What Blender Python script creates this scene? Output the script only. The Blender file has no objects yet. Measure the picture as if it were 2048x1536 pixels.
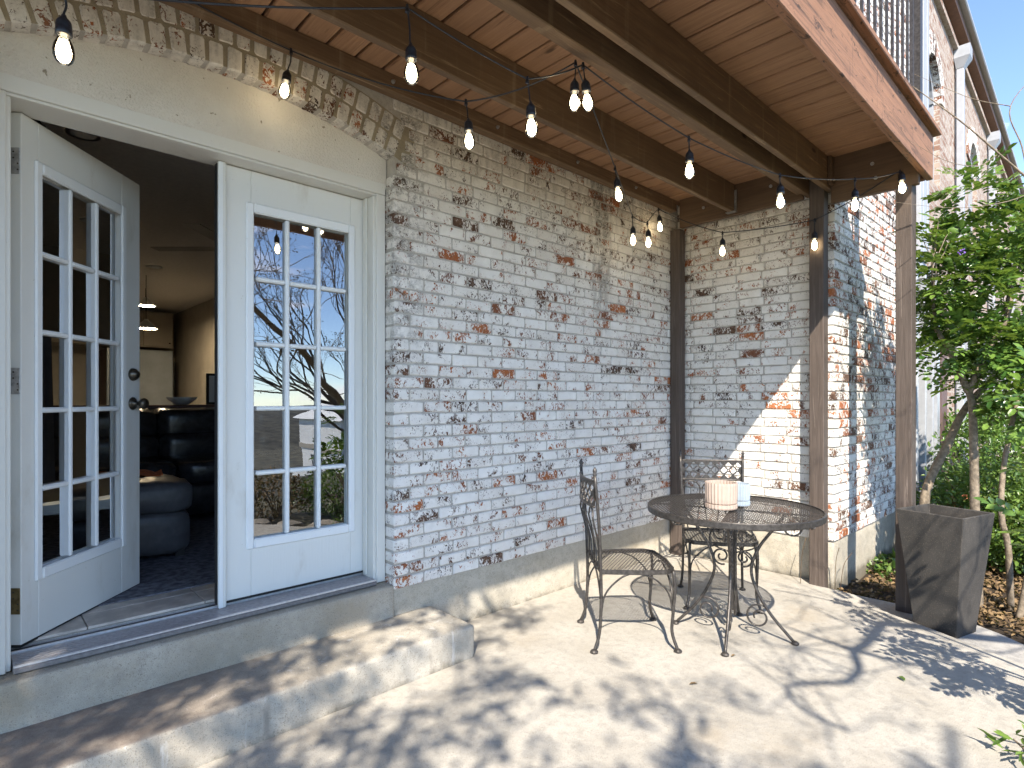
import bpy, bmesh, math, random
import numpy as np
from mathutils import Vector, Matrix, noise
R = math.radians
random.seed(7); np.random.seed(7)
sc = bpy.context.scene
C = sc.collection

# ------------------------------------------------------------------ camera
cam_d = bpy.data.cameras.new('camera')
cam = bpy.data.objects.new('camera', cam_d); C.objects.link(cam)
cam_d.sensor_width = 36.0
cam_d.lens = 1158 / 2048 * 36.0
cam_d.shift_y = (800 - 768) / 2048
cam_d.clip_start = 0.05; cam_d.clip_end = 3000
cam.location = (0, -2.68, 1.3226)
cam.rotation_euler = (R(90), 0, R(46.52 - 90))
sc.camera = cam

# ------------------------------------------------------------------ sky, sun, exposure
SUN = Vector((0.764, 0.705, -1.0)).normalized()          # travel direction of the light
elev = math.asin(-SUN.z)
w = bpy.data.worlds.new('World'); sc.world = w; w.use_nodes = True
wn = w.node_tree.nodes; wl = w.node_tree.links
for n in list(wn): wn.remove(n)
wo = wn.new('ShaderNodeOutputWorld'); bg = wn.new('ShaderNodeBackground')
sky = wn.new('ShaderNodeTexSky'); sky.sky_type = 'NISHITA'; sky.sun_disc = False
sky.sun_elevation = elev
sky.sun_rotation = math.atan2(-SUN.x, -SUN.y)
sky.altitude = 250; sky.air_density = 0.65; sky.dust_density = 0.0; sky.ozone_density = 1.4
tc = wn.new('ShaderNodeTexCoord'); mp = wn.new('ShaderNodeMapping'); mp.inputs['Scale'].default_value = (1, 1, 3.2)
cn = wn.new('ShaderNodeTexNoise'); cn.inputs['Scale'].default_value = 7.0; cn.inputs['Detail'].default_value = 7; cn.inputs['Roughness'].default_value = .55
cr = wn.new('ShaderNodeMapRange'); cr.inputs[1].default_value = .60; cr.inputs[2].default_value = .72
cr.inputs[3].default_value = 0; cr.inputs[4].default_value = .8
mx = wn.new('ShaderNodeMix'); mx.data_type = 'RGBA'; mx.inputs[7].default_value = (6.5, 6.3, 6.8, 1)
wl.new(tc.outputs['Generated'], mp.inputs[0]); wl.new(mp.outputs[0], cn.inputs['Vector'])
wl.new(cn.outputs[0], cr.inputs[0]); wl.new(cr.outputs[0], mx.inputs[0])
wl.new(sky.outputs[0], mx.inputs[6]); wl.new(mx.outputs[2], bg.inputs['Color'])
bg.inputs['Strength'].default_value = 0.15
wl.new(bg.outputs[0], wo.inputs['Surface'])
sd = bpy.data.lights.new('sun', 'SUN'); sd.energy = 3.5; sd.angle = R(0.53); sd.color = (1, .92, .80)
so = bpy.data.objects.new('sun', sd); C.objects.link(so)
so.rotation_euler = SUN.to_track_quat('-Z', 'Y').to_euler()
so.location = (-6, -8, 9)
sc.view_settings.view_transform = 'Standard'; sc.view_settings.look = 'None'
sc.view_settings.gamma = 1.0; sc.view_settings.exposure = 1.62
sc.view_settings.use_curve_mapping = False
sc.cycles.max_bounces = 8; sc.cycles.diffuse_bounces = 4; sc.cycles.transparent_max_bounces = 12
sc.cycles.caustics_reflective = False; sc.cycles.caustics_refractive = False

# ------------------------------------------------------------------ mesh helpers
class MB:
    def __init__(s): s.v = []; s.f = []
    def add(s, vs, fs):
        o = len(s.v); s.v += [tuple(v) for v in vs]; s.f += [tuple(i + o for i in f) for f in fs]; return s
    def box(s, x0, x1, y0, y1, z0, z1, b=0.0):
        if b <= 0:
            vs = [(x, y, z) for x in (x0, x1) for y in (y0, y1) for z in (z0, z1)]
            fs = [(0,1,3,2),(4,6,7,5),(0,4,5,1),(2,3,7,6),(0,2,6,4),(1,5,7,3)]
            return s.add(vs, fs)
        # chamfered box
        vs = []; idx = {}
        X = (x0, x1); Y = (y0, y1); Z = (z0, z1)
        for i in (0, 1):
            for j in (0, 1):
                for k in (0, 1):
                    sx = b if i == 0 else -b; sy = b if j == 0 else -b; sz = b if k == 0 else -b
                    idx[i,j,k,0] = len(vs); vs.append((X[i], Y[j]+sy, Z[k]+sz))
                    idx[i,j,k,1] = len(vs); vs.append((X[i]+sx, Y[j], Z[k]+sz))
                    idx[i,j,k,2] = len(vs); vs.append((X[i]+sx, Y[j]+sy, Z[k]))
        fs = []
        def q(l, flip):
            fs.append(tuple(l) if not flip else tuple(reversed(l)))
        for i in (0, 1): q([idx[i,0,0,0], idx[i,0,1,0], idx[i,1,1,0], idx[i,1,0,0]], i == 1)
        for j in (0, 1): q([idx[0,j,0,1], idx[1,j,0,1], idx[1,j,1,1], idx[0,j,1,1]], j == 1)
        for k in (0, 1): q([idx[0,0,k,2], idx[0,1,k,2], idx[1,1,k,2], idx[1,0,k,2]], k == 1)
        for j in (0, 1):
            for k in (0, 1): q([idx[0,j,k,1], idx[0,j,k,2], idx[1,j,k,2], idx[1,j,k,1]], (j + k) % 2 == 1)
        for i in (0, 1):
            for k in (0, 1): q([idx[i,0,k,0], idx[i,1,k,0], idx[i,1,k,2], idx[i,0,k,2]], (i + k) % 2 == 1)
        for i in (0, 1):
            for j in (0, 1): q([idx[i,j,0,0], idx[i,j,0,1], idx[i,j,1,1], idx[i,j,1,0]], (i + j) % 2 == 1)
        for i in (0, 1):
            for j in (0, 1):
                for k in (0, 1): q([idx[i,j,k,0], idx[i,j,k,1], idx[i,j,k,2]], (i + j + k) % 2 == 1)
        return s.add(vs, fs)
    def tube(s, pts, r, n=6, cap=True):
        pts = [Vector(p) for p in pts]; m = len(pts)
        rs = r if isinstance(r, (list, tuple)) else [r] * m
        t0 = (pts[1] - pts[0]).normalized()
        a = t0.orthogonal().normalized()
        rings = []
        for i, p in enumerate(pts):
            if i == 0: t = pts[1] - pts[0]
            elif i == m - 1: t = pts[-1] - pts[-2]
            else: t = (pts[i+1] - pts[i]).normalized() + (pts[i] - pts[i-1]).normalized()
            if t.length < 1e-9: t = t0.copy()
            t.normalize()
            a = (a - t * a.dot(t))
            if a.length < 1e-6: a = t.orthogonal()
            a.normalize(); bb = t.cross(a)
            rings.append([p + (a * math.cos(2*math.pi*k/n) + bb * math.sin(2*math.pi*k/n)) * rs[i] for k in range(n)])
        vs = [v for rg in rings for v in rg]; fs = []
        for i in range(m - 1):
            for k in range(n):
                fs.append((i*n+k, i*n+(k+1) % n, (i+1)*n+(k+1) % n, (i+1)*n+k))
        if cap:
            fs.append(tuple(reversed(range(n)))); fs.append(tuple((m-1)*n+k for k in range(n)))
        return s.add(vs, fs)
    def lathe(s, prof, n=16, c=(0, 0, 0), ribs=None):
        vs = []; fs = []; m = len(prof)
        for (r, z) in prof:
            for k in range(n):
                a = 2*math.pi*k/n; rr = r
                if ribs and r > 1e-5: rr = r + (ribs if k % 2 else 0)
                vs.append((c[0]+rr*math.cos(a), c[1]+rr*math.sin(a), c[2]+z))
        for i in range(m-1):
            for k in range(n): fs.append((i*n+k, i*n+(k+1) % n, (i+1)*n+(k+1) % n, (i+1)*n+k))
        if tuple(prof[0]) != tuple(prof[-1]): fs.append(tuple(reversed(range(n)))); fs.append(tuple((m-1)*n+k for k in range(n)))
        return s.add(vs, fs)
    def bar(s, p, q, wd, h, up=(0, 0, 1)):
        p = Vector(p); q = Vector(q); t = (q-p).normalized(); u = Vector(up)
        a = t.cross(u); a = a.normalized() if a.length > 1e-6 else t.orthogonal().normalized()
        b = a.cross(t).normalized()
        vs = []
        for e in (p, q):
            for (i, j) in ((-1,-1),(1,-1),(1,1),(-1,1)): vs.append(e + a*(i*wd/2) + b*(j*h/2))
        return s.add(vs, [(0,1,2,3),(7,6,5,4),(0,4,5,1),(1,5,6,2),(2,6,7,3),(3,7,4,0)])
    def prism(s, poly, z0, z1):
        n = len(poly); vs = [(x, y, z0) for x, y in poly] + [(x, y, z1) for x, y in poly]
        fs = [tuple(reversed(range(n))), tuple(range(n, 2*n))] + [(i, (i+1) % n, n+(i+1) % n, n+i) for i in range(n)]
        return s.add(vs, fs)
    def extrude_x(s, prof, x0, x1):      # prof list of (y,z)
        n = len(prof); vs = [(x0, y, z) for y, z in prof] + [(x1, y, z) for y, z in prof]
        fs = [tuple(range(n)), tuple(reversed(range(n, 2*n)))] + [(i, n+i, n+(i+1) % n, (i+1) % n) for i in range(n)]
        return s.add(vs, fs)
    def mesh(s, name, mat=None, smooth=False):
        me = bpy.data.meshes.new(name); me.from_pydata(s.v, [], s.f); me.update()
        bm = bmesh.new(); bm.from_mesh(me); bmesh.ops.recalc_face_normals(bm, faces=bm.faces); bm.to_mesh(me); bm.free()
        if mat: me.materials.append(mat)
        if smooth:
            me.polygons.foreach_set('use_smooth', [True]*len(me.polygons))
        return me
    def build(s, name, mat, parent=None, world=True, smooth=False, loc=None):
        return link(name, s.mesh(name, mat, smooth), parent, world, loc)

def link(name, me, parent=None, world=True, loc=None):
    o = bpy.data.objects.new(name, me); C.objects.link(o)
    if parent is not None:
        o.parent = parent
        if world:
            b = Vector((0, 0, 0)); p = parent
            while p is not None: b += Vector(p.location); p = p.parent
            o.location = -b
    if loc is not None: o.location = Vector(o.location) + Vector(loc)
    return o
def tag(o, label, cat, group=None):
    o['label'] = label; o['category'] = cat
    if group: o['group'] = group
    return o
def thing(name, label, cat, loc=(0, 0, 0), rz=0.0, group=None):
    o = bpy.data.objects.new(name, None); C.objects.link(o); o.location = loc; o.rotation_euler = (0, 0, rz)
    o.empty_display_size = .1
    return tag(o, label, cat, group)
def struct(o): o['kind'] = 'structure'; return o
def stuff(o): o['kind'] = 'stuff'; return o
def copy_tree(o, parent=None):
    c = o.copy(); C.objects.link(c); c.parent = parent
    for ch in list(o.children): copy_tree(ch, c)
    return c
def rough_box(x0, x1, y0, y1, z0, z1, cut=.06, amp=.004, bev=.015, seed=0):
    bm = bmesh.new()
    nx = max(1, int((x1-x0)/cut)); ny = max(1, int((y1-y0)/cut)); nz = max(1, int((z1-z0)/cut))
    bmesh.ops.create_cube(bm, size=1)
    for v in bm.verts: v.co = Vector(((x0+x1)/2+v.co.x*(x1-x0), (y0+y1)/2+v.co.y*(y1-y0), (z0+z1)/2+v.co.z*(z1-z0)))
    bmesh.ops.bevel(bm, geom=list(bm.edges), offset=bev, segments=2, affect='EDGES', profile=.6)
    for ax, n, a0, a1 in ((0, nx, x0, x1), (1, ny, y0, y1), (2, nz, z0, z1)):
        for i in range(1, n):
            co = [0, 0, 0]; co[ax] = a0 + (a1-a0)*i/n; no = [0, 0, 0]; no[ax] = 1
            bmesh.ops.bisect_plane(bm, geom=list(bm.verts)+list(bm.edges)+list(bm.faces), plane_co=co, plane_no=no)
    for v in bm.verts:
        p = v.co*5 + Vector((seed, seed*2, 0)); q = v.co*22 + Vector((seed, 0, 3))
        v.co += noise.noise_vector(p)*amp + noise.noise_vector(q)*amp*.45
    me = bpy.data.meshes.new('rough'); bm.to_mesh(me); bm.free()
    me.polygons.foreach_set('use_smooth', [True]*len(me.polygons))
    return me

# ------------------------------------------------------------------ material helpers
class NT:
    def __init__(s, name):
        s.m = bpy.data.materials.new(name); s.m.use_nodes = True
        s.t = s.m.node_tree; s.n = s.t.nodes; s.b = s.n['Principled BSDF']; s.out = s.n['Material Output']
    def L(s, a, b): s.t.links.new(a, b)
    def val(s, sock, v):
        if hasattr(v, 'is_linked') or hasattr(v, 'links'): s.L(v, sock)
        else: sock.default_value = v
    def node(s, ty, **k):
        n = s.n.new(ty)
        for a, v in k.items(): setattr(n, a, v)
        return n
    def pos(s): return s.node('ShaderNodeNewGeometry').outputs['Position']
    def gen(s): return s.node('ShaderNodeTexCoord').outputs['Object']
    def map(s, vec, scale=(1,1,1), loc=(0,0,0), rot=(0,0,0)):
        n = s.node('ShaderNodeMapping'); s.L(vec, n.inputs[0]); n.inputs['Scale'].default_value = scale
        n.inputs['Location'].default_value = loc; n.inputs['Rotation'].default_value = rot; return n.outputs[0]
    def noise(s, vec, scale=5, detail=4, rough=.5, dist=0):
        n = s.node('ShaderNodeTexNoise'); s.L(vec, n.inputs['Vector']); n.inputs['Scale'].default_value = scale
        n.inputs['Detail'].default_value = detail; n.inputs['Roughness'].default_value = rough; n.inputs['Distortion'].default_value = dist
        return n.outputs[0]
    def vor(s, vec, scale=5, feature='F1'):
        n = s.node('ShaderNodeTexVoronoi', feature=feature); s.L(vec, n.inputs['Vector']); n.inputs['Scale'].default_value = scale
        return n.outputs[0]
    def math(s, op, a, b=0.0, c=None):
        n = s.node('ShaderNodeMath', operation=op); s.val(n.inputs[0], a); s.val(n.inputs[1], b)
        if c is not None: s.val(n.inputs[2], c)
        return n.outputs[0]
    def rng(s, v, a, b, c=0.0, d=1.0, smooth=True):
        n = s.node('ShaderNodeMapRange'); n.interpolation_type = 'SMOOTHSTEP' if smooth else 'LINEAR'
        s.val(n.inputs[0], v)
        for i, x in enumerate((a, b, c, d)): s.val(n.inputs[i+1], x)
        return n.outputs[0]
    def mix(s, f, a, b, mode='MIX'):
        n = s.node('ShaderNodeMix', data_type='RGBA', blend_type=mode)
        s.val(n.inputs[0], f)
        for i, x in ((6, a), (7, b)):
            if isinstance(x, tuple): n.inputs[i].default_value = (*x[:3], 1)
            else: s.L(x, n.inputs[i])
        return n.outputs[2]
    def ramp(s, v, stops):
        n = s.node('ShaderNodeValToRGB'); s.L(v, n.inputs[0]); e = n.color_ramp.elements
        while len(e) < len(stops): e.new(.5)
        for i, (p, c) in enumerate(stops): e[i].position = p; e[i].color = (*c, 1)
        return n.outputs[0]
    def sep(s, vec):
        n = s.node('ShaderNodeSeparateXYZ'); s.L(vec, n.inputs[0]); return n.outputs
    def bump(s, h, dist=.003, strength=1.0, normal=None):
        n = s.node('ShaderNodeBump'); s.L(h, n.inputs['Height']); n.inputs['Distance'].default_value = dist
        n.inputs['Strength'].default_value = strength
        if normal is not None: s.L(normal, n.inputs['Normal'])
        return n.outputs[0]
    def fin(s, col=None, rough=None, normal=None, metal=None, spec=None):
        if col is not None:
            if isinstance(col, tuple): s.b.inputs['Base Color'].default_value = (*col[:3], 1)
            else: s.L(col, s.b.inputs['Base Color'])
        if rough is not None: s.val(s.b.inputs['Roughness'], rough)
        if metal is not None: s.b.inputs['Metallic'].default_value = metal
        if spec is not None: s.b.inputs['Specular IOR Level'].default_value = spec
        if normal is not None: s.L(normal, s.b.inputs['Normal'])
        return s.m

def m_plain(name, col, rough=.6, metal=0.0, var=.12, scale=20, bump=.0, spec=.5):
    t = NT(name); p = t.pos(); n = t.noise(p, scale, 5, .6)
    c = t.mix(t.rng(n, .3, .7), tuple(x*(1-var) for x in col), tuple(min(1, x*(1+var)) for x in col))
    nm = t.bump(n, bump) if bump else None
    return t.fin(c, rough, nm, metal, spec)

def m_brick(name, bias=0.0, stain=True, dark=.5):
    """old brick under worn white limewash"""
    t = NT(name); p = t.pos()
    oi = t.node('ShaderNodeObjectInfo').outputs['Random']
    at = t.node('ShaderNodeAttribute', attribute_name='brnd').outputs['Fac']
    rnd = t.math('ADD', oi, at)
    w1 = t.node('ShaderNodeTexWhiteNoise', noise_dimensions='1D'); t.L(rnd, w1.inputs['W']); 
    sp = t.sep(w1.outputs['Color']); r1 = sp[0]; r2 = sp[1]; r3 = sp[2]
    off = t.node('ShaderNodeVectorMath', operation='MULTIPLY_ADD'); t.L(w1.outputs['Color'], off.inputs[0]); off.inputs[1].default_value = (9, 9, 9); t.L(p, off.inputs[2])
    v = off.outputs[0]
    pt = t.noise(v, 10, 2, .5, .6)
    n1 = t.noise(t.map(v, (1.25, 1.25, .85)), 48, 6, .66, 1.2)
    n2 = t.noise(t.map(v, (1, 1, 1.2)), 95, 5, .68, .5)
    n3 = t.noise(p, 1.6, 4, .6)
    z = t.sep(p)[2]; x = t.sep(p)[0]
    r5 = t.math('POWER', r1, 5.0)
    bare = t.math('ADD', t.math('ADD', t.math('MULTIPLY_ADD', pt, .62, n1), t.math('MULTIPLY', r5, .16)), t.math('MULTIPLY_ADD', n3, .16, -.39+bias))
    bare = t.math('ADD', bare, t.math('MULTIPLY', r2, .05))
    m1 = t.rng(bare, .640, .665)
    m2 = t.math('MULTIPLY', t.rng(n2, .60, .635), t.rng(t.math('MULTIPLY_ADD', r2, .30, pt), .50, .75))
    mask = t.math('MAXIMUM', m1, m2)
    bcol = t.ramp(r3, [(0, (.055, .038, .030)), (.30, (.10, .055, .036)), (.48, (.19, .070, .036)), (.70, (.36, .110, .040)), (1, (.50, .16, .05))])
    bcol = t.mix(t.rng(n2, .52, .7), bcol, (.06, .042, .034))
    bcol = t.mix(t.rng(t.noise(v, 40, 3), .3, .7), bcol, t.mix(.4, bcol, (.30, .18, .12)))
    white = t.mix(t.rng(t.noise(v, 9, 5, .6), .3, .72), (.88, .855, .81), (.76, .73, .68))
    white = t.mix(t.math('MULTIPLY', r2, .35), white, (.70, .64, .575))
    col = t.mix(mask, white, bcol)
    if stain:
        nz = t.noise(t.map(p, (6, 6, 1.6)), 3.2, 6, .65)
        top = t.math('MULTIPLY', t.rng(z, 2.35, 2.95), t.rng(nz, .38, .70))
        d1 = t.math('ABSOLUTE', t.math('SUBTRACT', x, 3.46))
        s1 = t.math('MULTIPLY', t.rng(d1, .17, .02), t.rng(z, 1.55, 2.35))
        s1 = t.math('MULTIPLY', s1, t.rng(nz, .33, .60))
        d2 = t.math('ABSOLUTE', t.math('SUBTRACT', x, 1.72))
        s2 = t.math('MULTIPLY', t.math('MULTIPLY', t.rng(d2, .26, .03, 0, .75), t.rng(z, 1.25, 1.9)), t.rng(t.noise(p, 14, 6, .7), .42, .62))
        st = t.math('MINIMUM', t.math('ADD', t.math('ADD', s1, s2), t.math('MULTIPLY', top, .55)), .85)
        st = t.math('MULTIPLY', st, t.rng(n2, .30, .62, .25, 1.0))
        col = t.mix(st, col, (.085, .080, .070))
        col = t.mix(t.math('MULTIPLY', t.rng(z, 1.9, 2.8), .45), col, t.mix(.6, col, (.52, .44, .31), 'MULTIPLY'))  # smooth yellow darkening toward the wall top, apart from the patches above
    h = t.math('ADD', t.math('MULTIPLY', mask, -.5), t.math('MULTIPLY_ADD', n2, .5, t.math('MULTIPLY', n1, .8)))
    nm = t.bump(h, .004)
    return t.fin(col, .85, nm, spec=.25)

def m_farbrick(name):
    t = NT(name); p = t.pos(); v = t.map(p, (1, 1, 1), rot=(R(90), 0, 0))
    b = t.node('ShaderNodeTexBrick'); t.L(v, b.inputs['Vector'])
    b.inputs['Color1'].default_value = (.40, .31, .25, 1); b.inputs['Color2'].default_value = (.20, .085, .05, 1); b.inputs['Mortar'].default_value = (.42, .38, .33, 1)
    b.inputs['Scale'].default_value = 1; b.inputs['Brick Width'].default_value = .2; b.inputs['Row Height'].default_value = .068
    b.inputs['Mortar Size'].default_value = .007; b.inputs['Bias'].default_value = -.25
    n = t.noise(p, 14, 7, .7); col = t.mix(t.rng(n, .50, .62), b.outputs[0], (.50, .45, .40))
    n2 = t.noise(p, 30, 6, .7); col = t.mix(t.rng(n2, .56, .64), col, (.22, .12, .085))
    return t.fin(col, .9, t.bump(b.outputs['Fac'], -.006), spec=.2)

def m_wood(name, c1, c2, axis=0, rough=.65, weather=0.0, wc=(.3, .28, .26)):
    t = NT(name); p = t.pos(); sc_ = [26, 26, 26]; sc_[axis] = 1.3
    oi = t.node('ShaderNodeObjectInfo').outputs['Random']
    cv = t.node('ShaderNodeCombineXYZ')
    for i in range(3): t.L(t.math('MULTIPLY', oi, 13.0+i), cv.inputs[i])
    ad = t.node('ShaderNodeVectorMath', operation='ADD'); t.L(p, ad.inputs[0]); t.L(cv.outputs[0], ad.inputs[1]); v = ad.outputs[0]
    n = t.noise(t.map(v, tuple(sc_)), 2.2, 7, .62, .6); n2 = t.noise(v, 3.0, 5, .6)
    sc3 = [60, 60, 60]; sc3[axis] = 2
    n3 = t.noise(t.map(v, tuple(sc3)), 3, 5, .7)
    col = t.mix(t.rng(n, .28, .74), c1, c2)
    col = t.mix(t.rng(n2, .35, .75), col, t.mix(.5, col, c1))
    col = t.mix(t.math('MULTIPLY', oi, .3), col, c1)
    if weather:
        wv = t.noise(t.map(v, tuple(x*.5 for x in sc_)), 2.4, 8, .7, 1.0)
        col = t.mix(t.rng(wv, .60-.12*weather, .70), col, wc)
    if weather > .5:
        sf = t.noise(t.map(v, (3.0, 9, 9)), 3.0, 7, .72, .8); col = t.mix(t.rng(sf, .585, .63, 0, .85), col, (.050, .036, .030))
        sf2 = t.noise(t.map(v, (22, 22, 2.0), (1, 5, 2)), 1.6, 6, .7, .5); col = t.mix(t.rng(sf2, .60, .66, 0, .7), col, (.085, .055, .042))
    if axis == 0 and weather < .5:
        dp = t.noise(t.map(p, (11, 2, .8)), 1.5, 5, .6, .3); col = t.mix(t.rng(dp, .56, .72, 0, .45), col, (.30, .22, .14))
    kn = t.vor(t.map(v, tuple(4 if i != axis else 1.6 for i in range(3))), 1.0)
    col = t.mix(t.rng(kn, .075, .03), col, tuple(x*.35 for x in c1))
    h = t.math('ADD', n, t.math('MULTIPLY', n3, .6))
    return t.fin(col, t.rng(n, .2, .8, rough-.1, rough+.1), t.bump(h, .0018), spec=.3)

def m_concrete(name, c1, c2, stainc=(.30, .22, .12), stain=.25, bump=.003, scale=1.0, streak=False, crack=False, shaded_dirt=False, basedirt=0.0):
    t = NT(name); p = t.pos()
    n1 = t.noise(p, 2.4*scale, 7, .62); n2 = t.noise(p, 22*scale, 6, .65); n3 = t.noise(p, 190*scale, 3, .6)
    col = t.mix(t.rng(n1, .3, .72), c1, c2)
    col = t.mix(t.rng(n2, .42, .70, 0, .6), col, tuple(x*.66 for x in c1))
    n4 = t.noise(p, 420*scale, 2, .5); col = t.mix(t.rng(n4, .56, .66, 0, .5), col, tuple(x*.5 for x in c2))
    col = t.mix(t.rng(n3, .58, .68, 0, .7), col, (.15, .125, .10))
    ns = t.noise(t.map(p, loc=(4, 2, 8)), 1.3*scale, 5, .6)
    col = t.mix(t.rng(ns, .56, .74, 0, stain), col, stainc)
    sp = t.vor(p, 55*scale); sm = t.math('MULTIPLY', t.rng(sp, .12, .05), t.rng(n2, .5, .62))
    col = t.mix(sm, col, (.12, .10, .085))
    if crack:
        wv = t.node('ShaderNodeVectorMath', operation='MULTIPLY_ADD'); nc_ = t.node('ShaderNodeTexNoise'); t.L(p, nc_.inputs['Vector']); nc_.inputs['Scale'].default_value = 4; nc_.inputs['Detail'].default_value = 6
        t.L(nc_.outputs['Color'], wv.inputs[0]); wv.inputs[1].default_value = (.35, .35, .35); t.L(p, wv.inputs[2])
        ck = t.vor(wv.outputs[0], .55, 'DISTANCE_TO_EDGE'); cm_ = t.math('MULTIPLY', t.rng(ck, .0045, .0012), t.rng(n1, .46, .54)); col = t.mix(t.math('MULTIPLY', cm_, .75), col, (.11, .09, .075))
    if streak:
        st = t.noise(t.map(p, (9, 9, 1.6)), 1.9, 7, .68, .5); col = t.mix(t.rng(st, .58, .72, 0, .45), col, (.74, .74, .73))
        st2 = t.noise(t.map(p, (5, 5, 1.2), (3, 3, 3)), 1.8, 6, .65); col = t.mix(t.rng(st2, .55, .74, 0, .65), col, (.20, .17, .14))
    if basedirt:
        bz = t.math('MULTIPLY_ADD', t.noise(p, 9, 6, .7), .16, t.sep(p)[2]); col = t.mix(t.rng(bz, .115, .055, 0, basedirt), col, (.10, .085, .06))
    if shaded_dirt:
        nz_ = t.sep(t.node('ShaderNodeNewGeometry').outputs['Normal'])[2]; dm = t.math('MULTIPLY', t.rng(nz_, .6, .9), t.rng(t.math('MULTIPLY_ADD', n1, .8, t.sep(p)[0]), 1.75, .85))  # tread dirt that also paints in shade, ending where the sunlit end begins
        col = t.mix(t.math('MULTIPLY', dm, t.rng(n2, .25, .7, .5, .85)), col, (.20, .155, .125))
    h = t.math('ADD', t.math('MULTIPLY', n2, .8), t.math('MULTIPLY', n3, .45))
    return t.fin(col, .88, t.bump(h, bump), spec=.25)

def m_leaf(name, c1, c2, trans=.25, rough=.38):
    t = NT(name); at = t.node('ShaderNodeAttribute', attribute_name='lrnd').outputs['Fac']
    oi = t.node('ShaderNodeObjectInfo').outputs['Random']
    w1 = t.node('ShaderNodeTexWhiteNoise', noise_dimensions='1D'); t.L(t.math('ADD', oi, at), w1.inputs['W'])
    col = t.mix(w1.outputs['Value'], c1, c2)
    t.fin(col, rough, spec=.5)
    tr = t.node('ShaderNodeBsdfTranslucent'); t.L(t.mix(.5, col, (.30, .40, .04)), tr.inputs[0])
    ms = t.node('ShaderNodeMixShader'); ms.inputs[0].default_value = trans
    t.L(t.b.outputs[0], ms.inputs[1]); t.L(tr.outputs[0], ms.inputs[2]); t.L(ms.outputs[0], t.out.inputs[0])
    return t.m

def m_glass(name, refl=.3, tint=(.75, .8, .8)):
    t = NT(name); g = t.node('ShaderNodeBsdfGlossy'); g.inputs['Roughness'].default_value = .0; g.inputs['Color'].default_value = (.95, .97, 1, 1)
    tr = t.node('ShaderNodeBsdfTransparent'); tr.inputs[0].default_value = (*tint, 1)
    fr = t.node('ShaderNodeFresnel'); fr.inputs[0].default_value = 1.5
    f = t.math('ADD', t.math('MULTIPLY', fr.outputs[0], 1.2), refl)
    n = t.noise(t.pos(), 2.2, 2, .5); t.L(t.bump(n, .0016), g.inputs['Normal'])
    ms = t.node('ShaderNodeMixShader'); t.L(t.math('MINIMUM', f, 1.0), ms.inputs[0]); t.L(tr.outputs[0], ms.inputs[1]); t.L(g.outputs[0], ms.inputs[2])
    t.L(ms.outputs[0], t.out.inputs[0]); return t.m

def m_emit(name, col, s):
    t = NT(name); t.b.inputs['Emission Color'].default_value = (*col, 1); t.b.inputs['Emission Strength'].default_value = s
    t.b.inputs['Base Color'].default_value = (*col, 1); return t.m

def m_stucco():
    t = NT('stucco'); p = t.pos(); n = t.noise(p, 120, 2, .5); n2 = t.noise(p, 3, 5, .6)
    col = t.mix(t.rng(n2, .3, .75), (.70, .665, .60), (.61, .57, .505))
    col = t.mix(t.rng(t.noise(p, 30, 3), .70, .74), col, (.30, .26, .2))
    return t.fin(col, .9, t.bump(n, .006), spec=.2)

def m_paint(name, col, grime=(.42, .37, .29), rough=.42, amt=.5):
    t = NT(name); p = t.pos(); n = t.noise(t.map(p, (1, 1, .35)), 5, 7, .65); n2 = t.noise(p, 60, 4, .6)
    c = t.mix(t.rng(n, .56, .78, 0, amt), col, grime)
    c = t.mix(t.rng(n2, .70, .76, 0, .6), c, grime)
    return t.fin(c, rough, t.bump(t.noise(t.map(p, (30, 30, 2)), 4, 4), .0006), spec=.4)

M = {}
M['brick'] = m_brick('limewashed_brick')
M['brick_out'] = m_brick('limewashed_brick_worn', bias=.055, stain=False)
M['mortar'] = m_concrete('mortar', (.56, .525, .47), (.42, .385, .335), bump=.003, scale=2.0, stain=.2)
M['mortar_old'] = m_concrete('grimy_mortar', (.40, .345, .25), (.27, .225, .155), bump=.004, scale=2.0, stain=.4)
M['farbrick'] = m_farbrick('weathered_brick_far')
M['patio'] = m_concrete('patio_concrete', (.455, .425, .372), (.37, .34, .29), bump=.005, stain=.3)
M['step'] = m_concrete('step_concrete', (.50, .465, .40), (.36, .32, .26), bump=.006, streak=True, stain=.3, shaded_dirt=True, basedirt=.7)
M['sill'] = m_concrete('sill_concrete', (.50, .45, .37), (.34, .295, .225), bump=.006, stain=.45)
M['found'] = m_concrete('foundation_concrete', (.54, .495, .41), (.42, .37, .285), stainc=(.30, .20, .07), stain=.6, bump=.005, basedirt=.7)
M['walk'] = m_concrete('walk_concrete', (.42, .40, .37), (.34, .32, .29))
M['beam'] = m_wood('brown_stained_beam', (.115, .072, .042), (.22, .145, .085), 0, .6, .3, (.33, .235, .14))
M['beam_y'] = m_wood('brown_stained_beam_y', (.085, .054, .033), (.15, .096, .058), 1, .6)
M['deck'] = m_wood('composite_deck_board', (.27, .150, .082), (.42, .245, .140), 1, .7, .3, (.16, .085, .046))
M['rim'] = m_wood('weathered_rim_board', (.25, .130, .078), (.38, .205, .125), 0, .78, 1.0, (.080, .052, .040))
M['post'] = m_wood('brown_post', (.070, .053, .043), (.130, .100, .083), 2, .65, .25, (.18, .143, .12))
M['white'] = m_paint('white_door_paint', (.70, .70, .665))
M['trim'] = m_paint('cream_trim_paint', (.68, .665, .61))
M['lite'] = m_paint('bright_white_lite_frame', (.76, .78, .78), amt=.15, rough=.35)
M['stucco'] = m_stucco()
M['alu_d'] = m_plain('shadow_grey_aluminium', (.20, .19, .19), .45, .3, .15, 60)  # threshold base, painted darker so the grooves between ribs read as shaded
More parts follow.
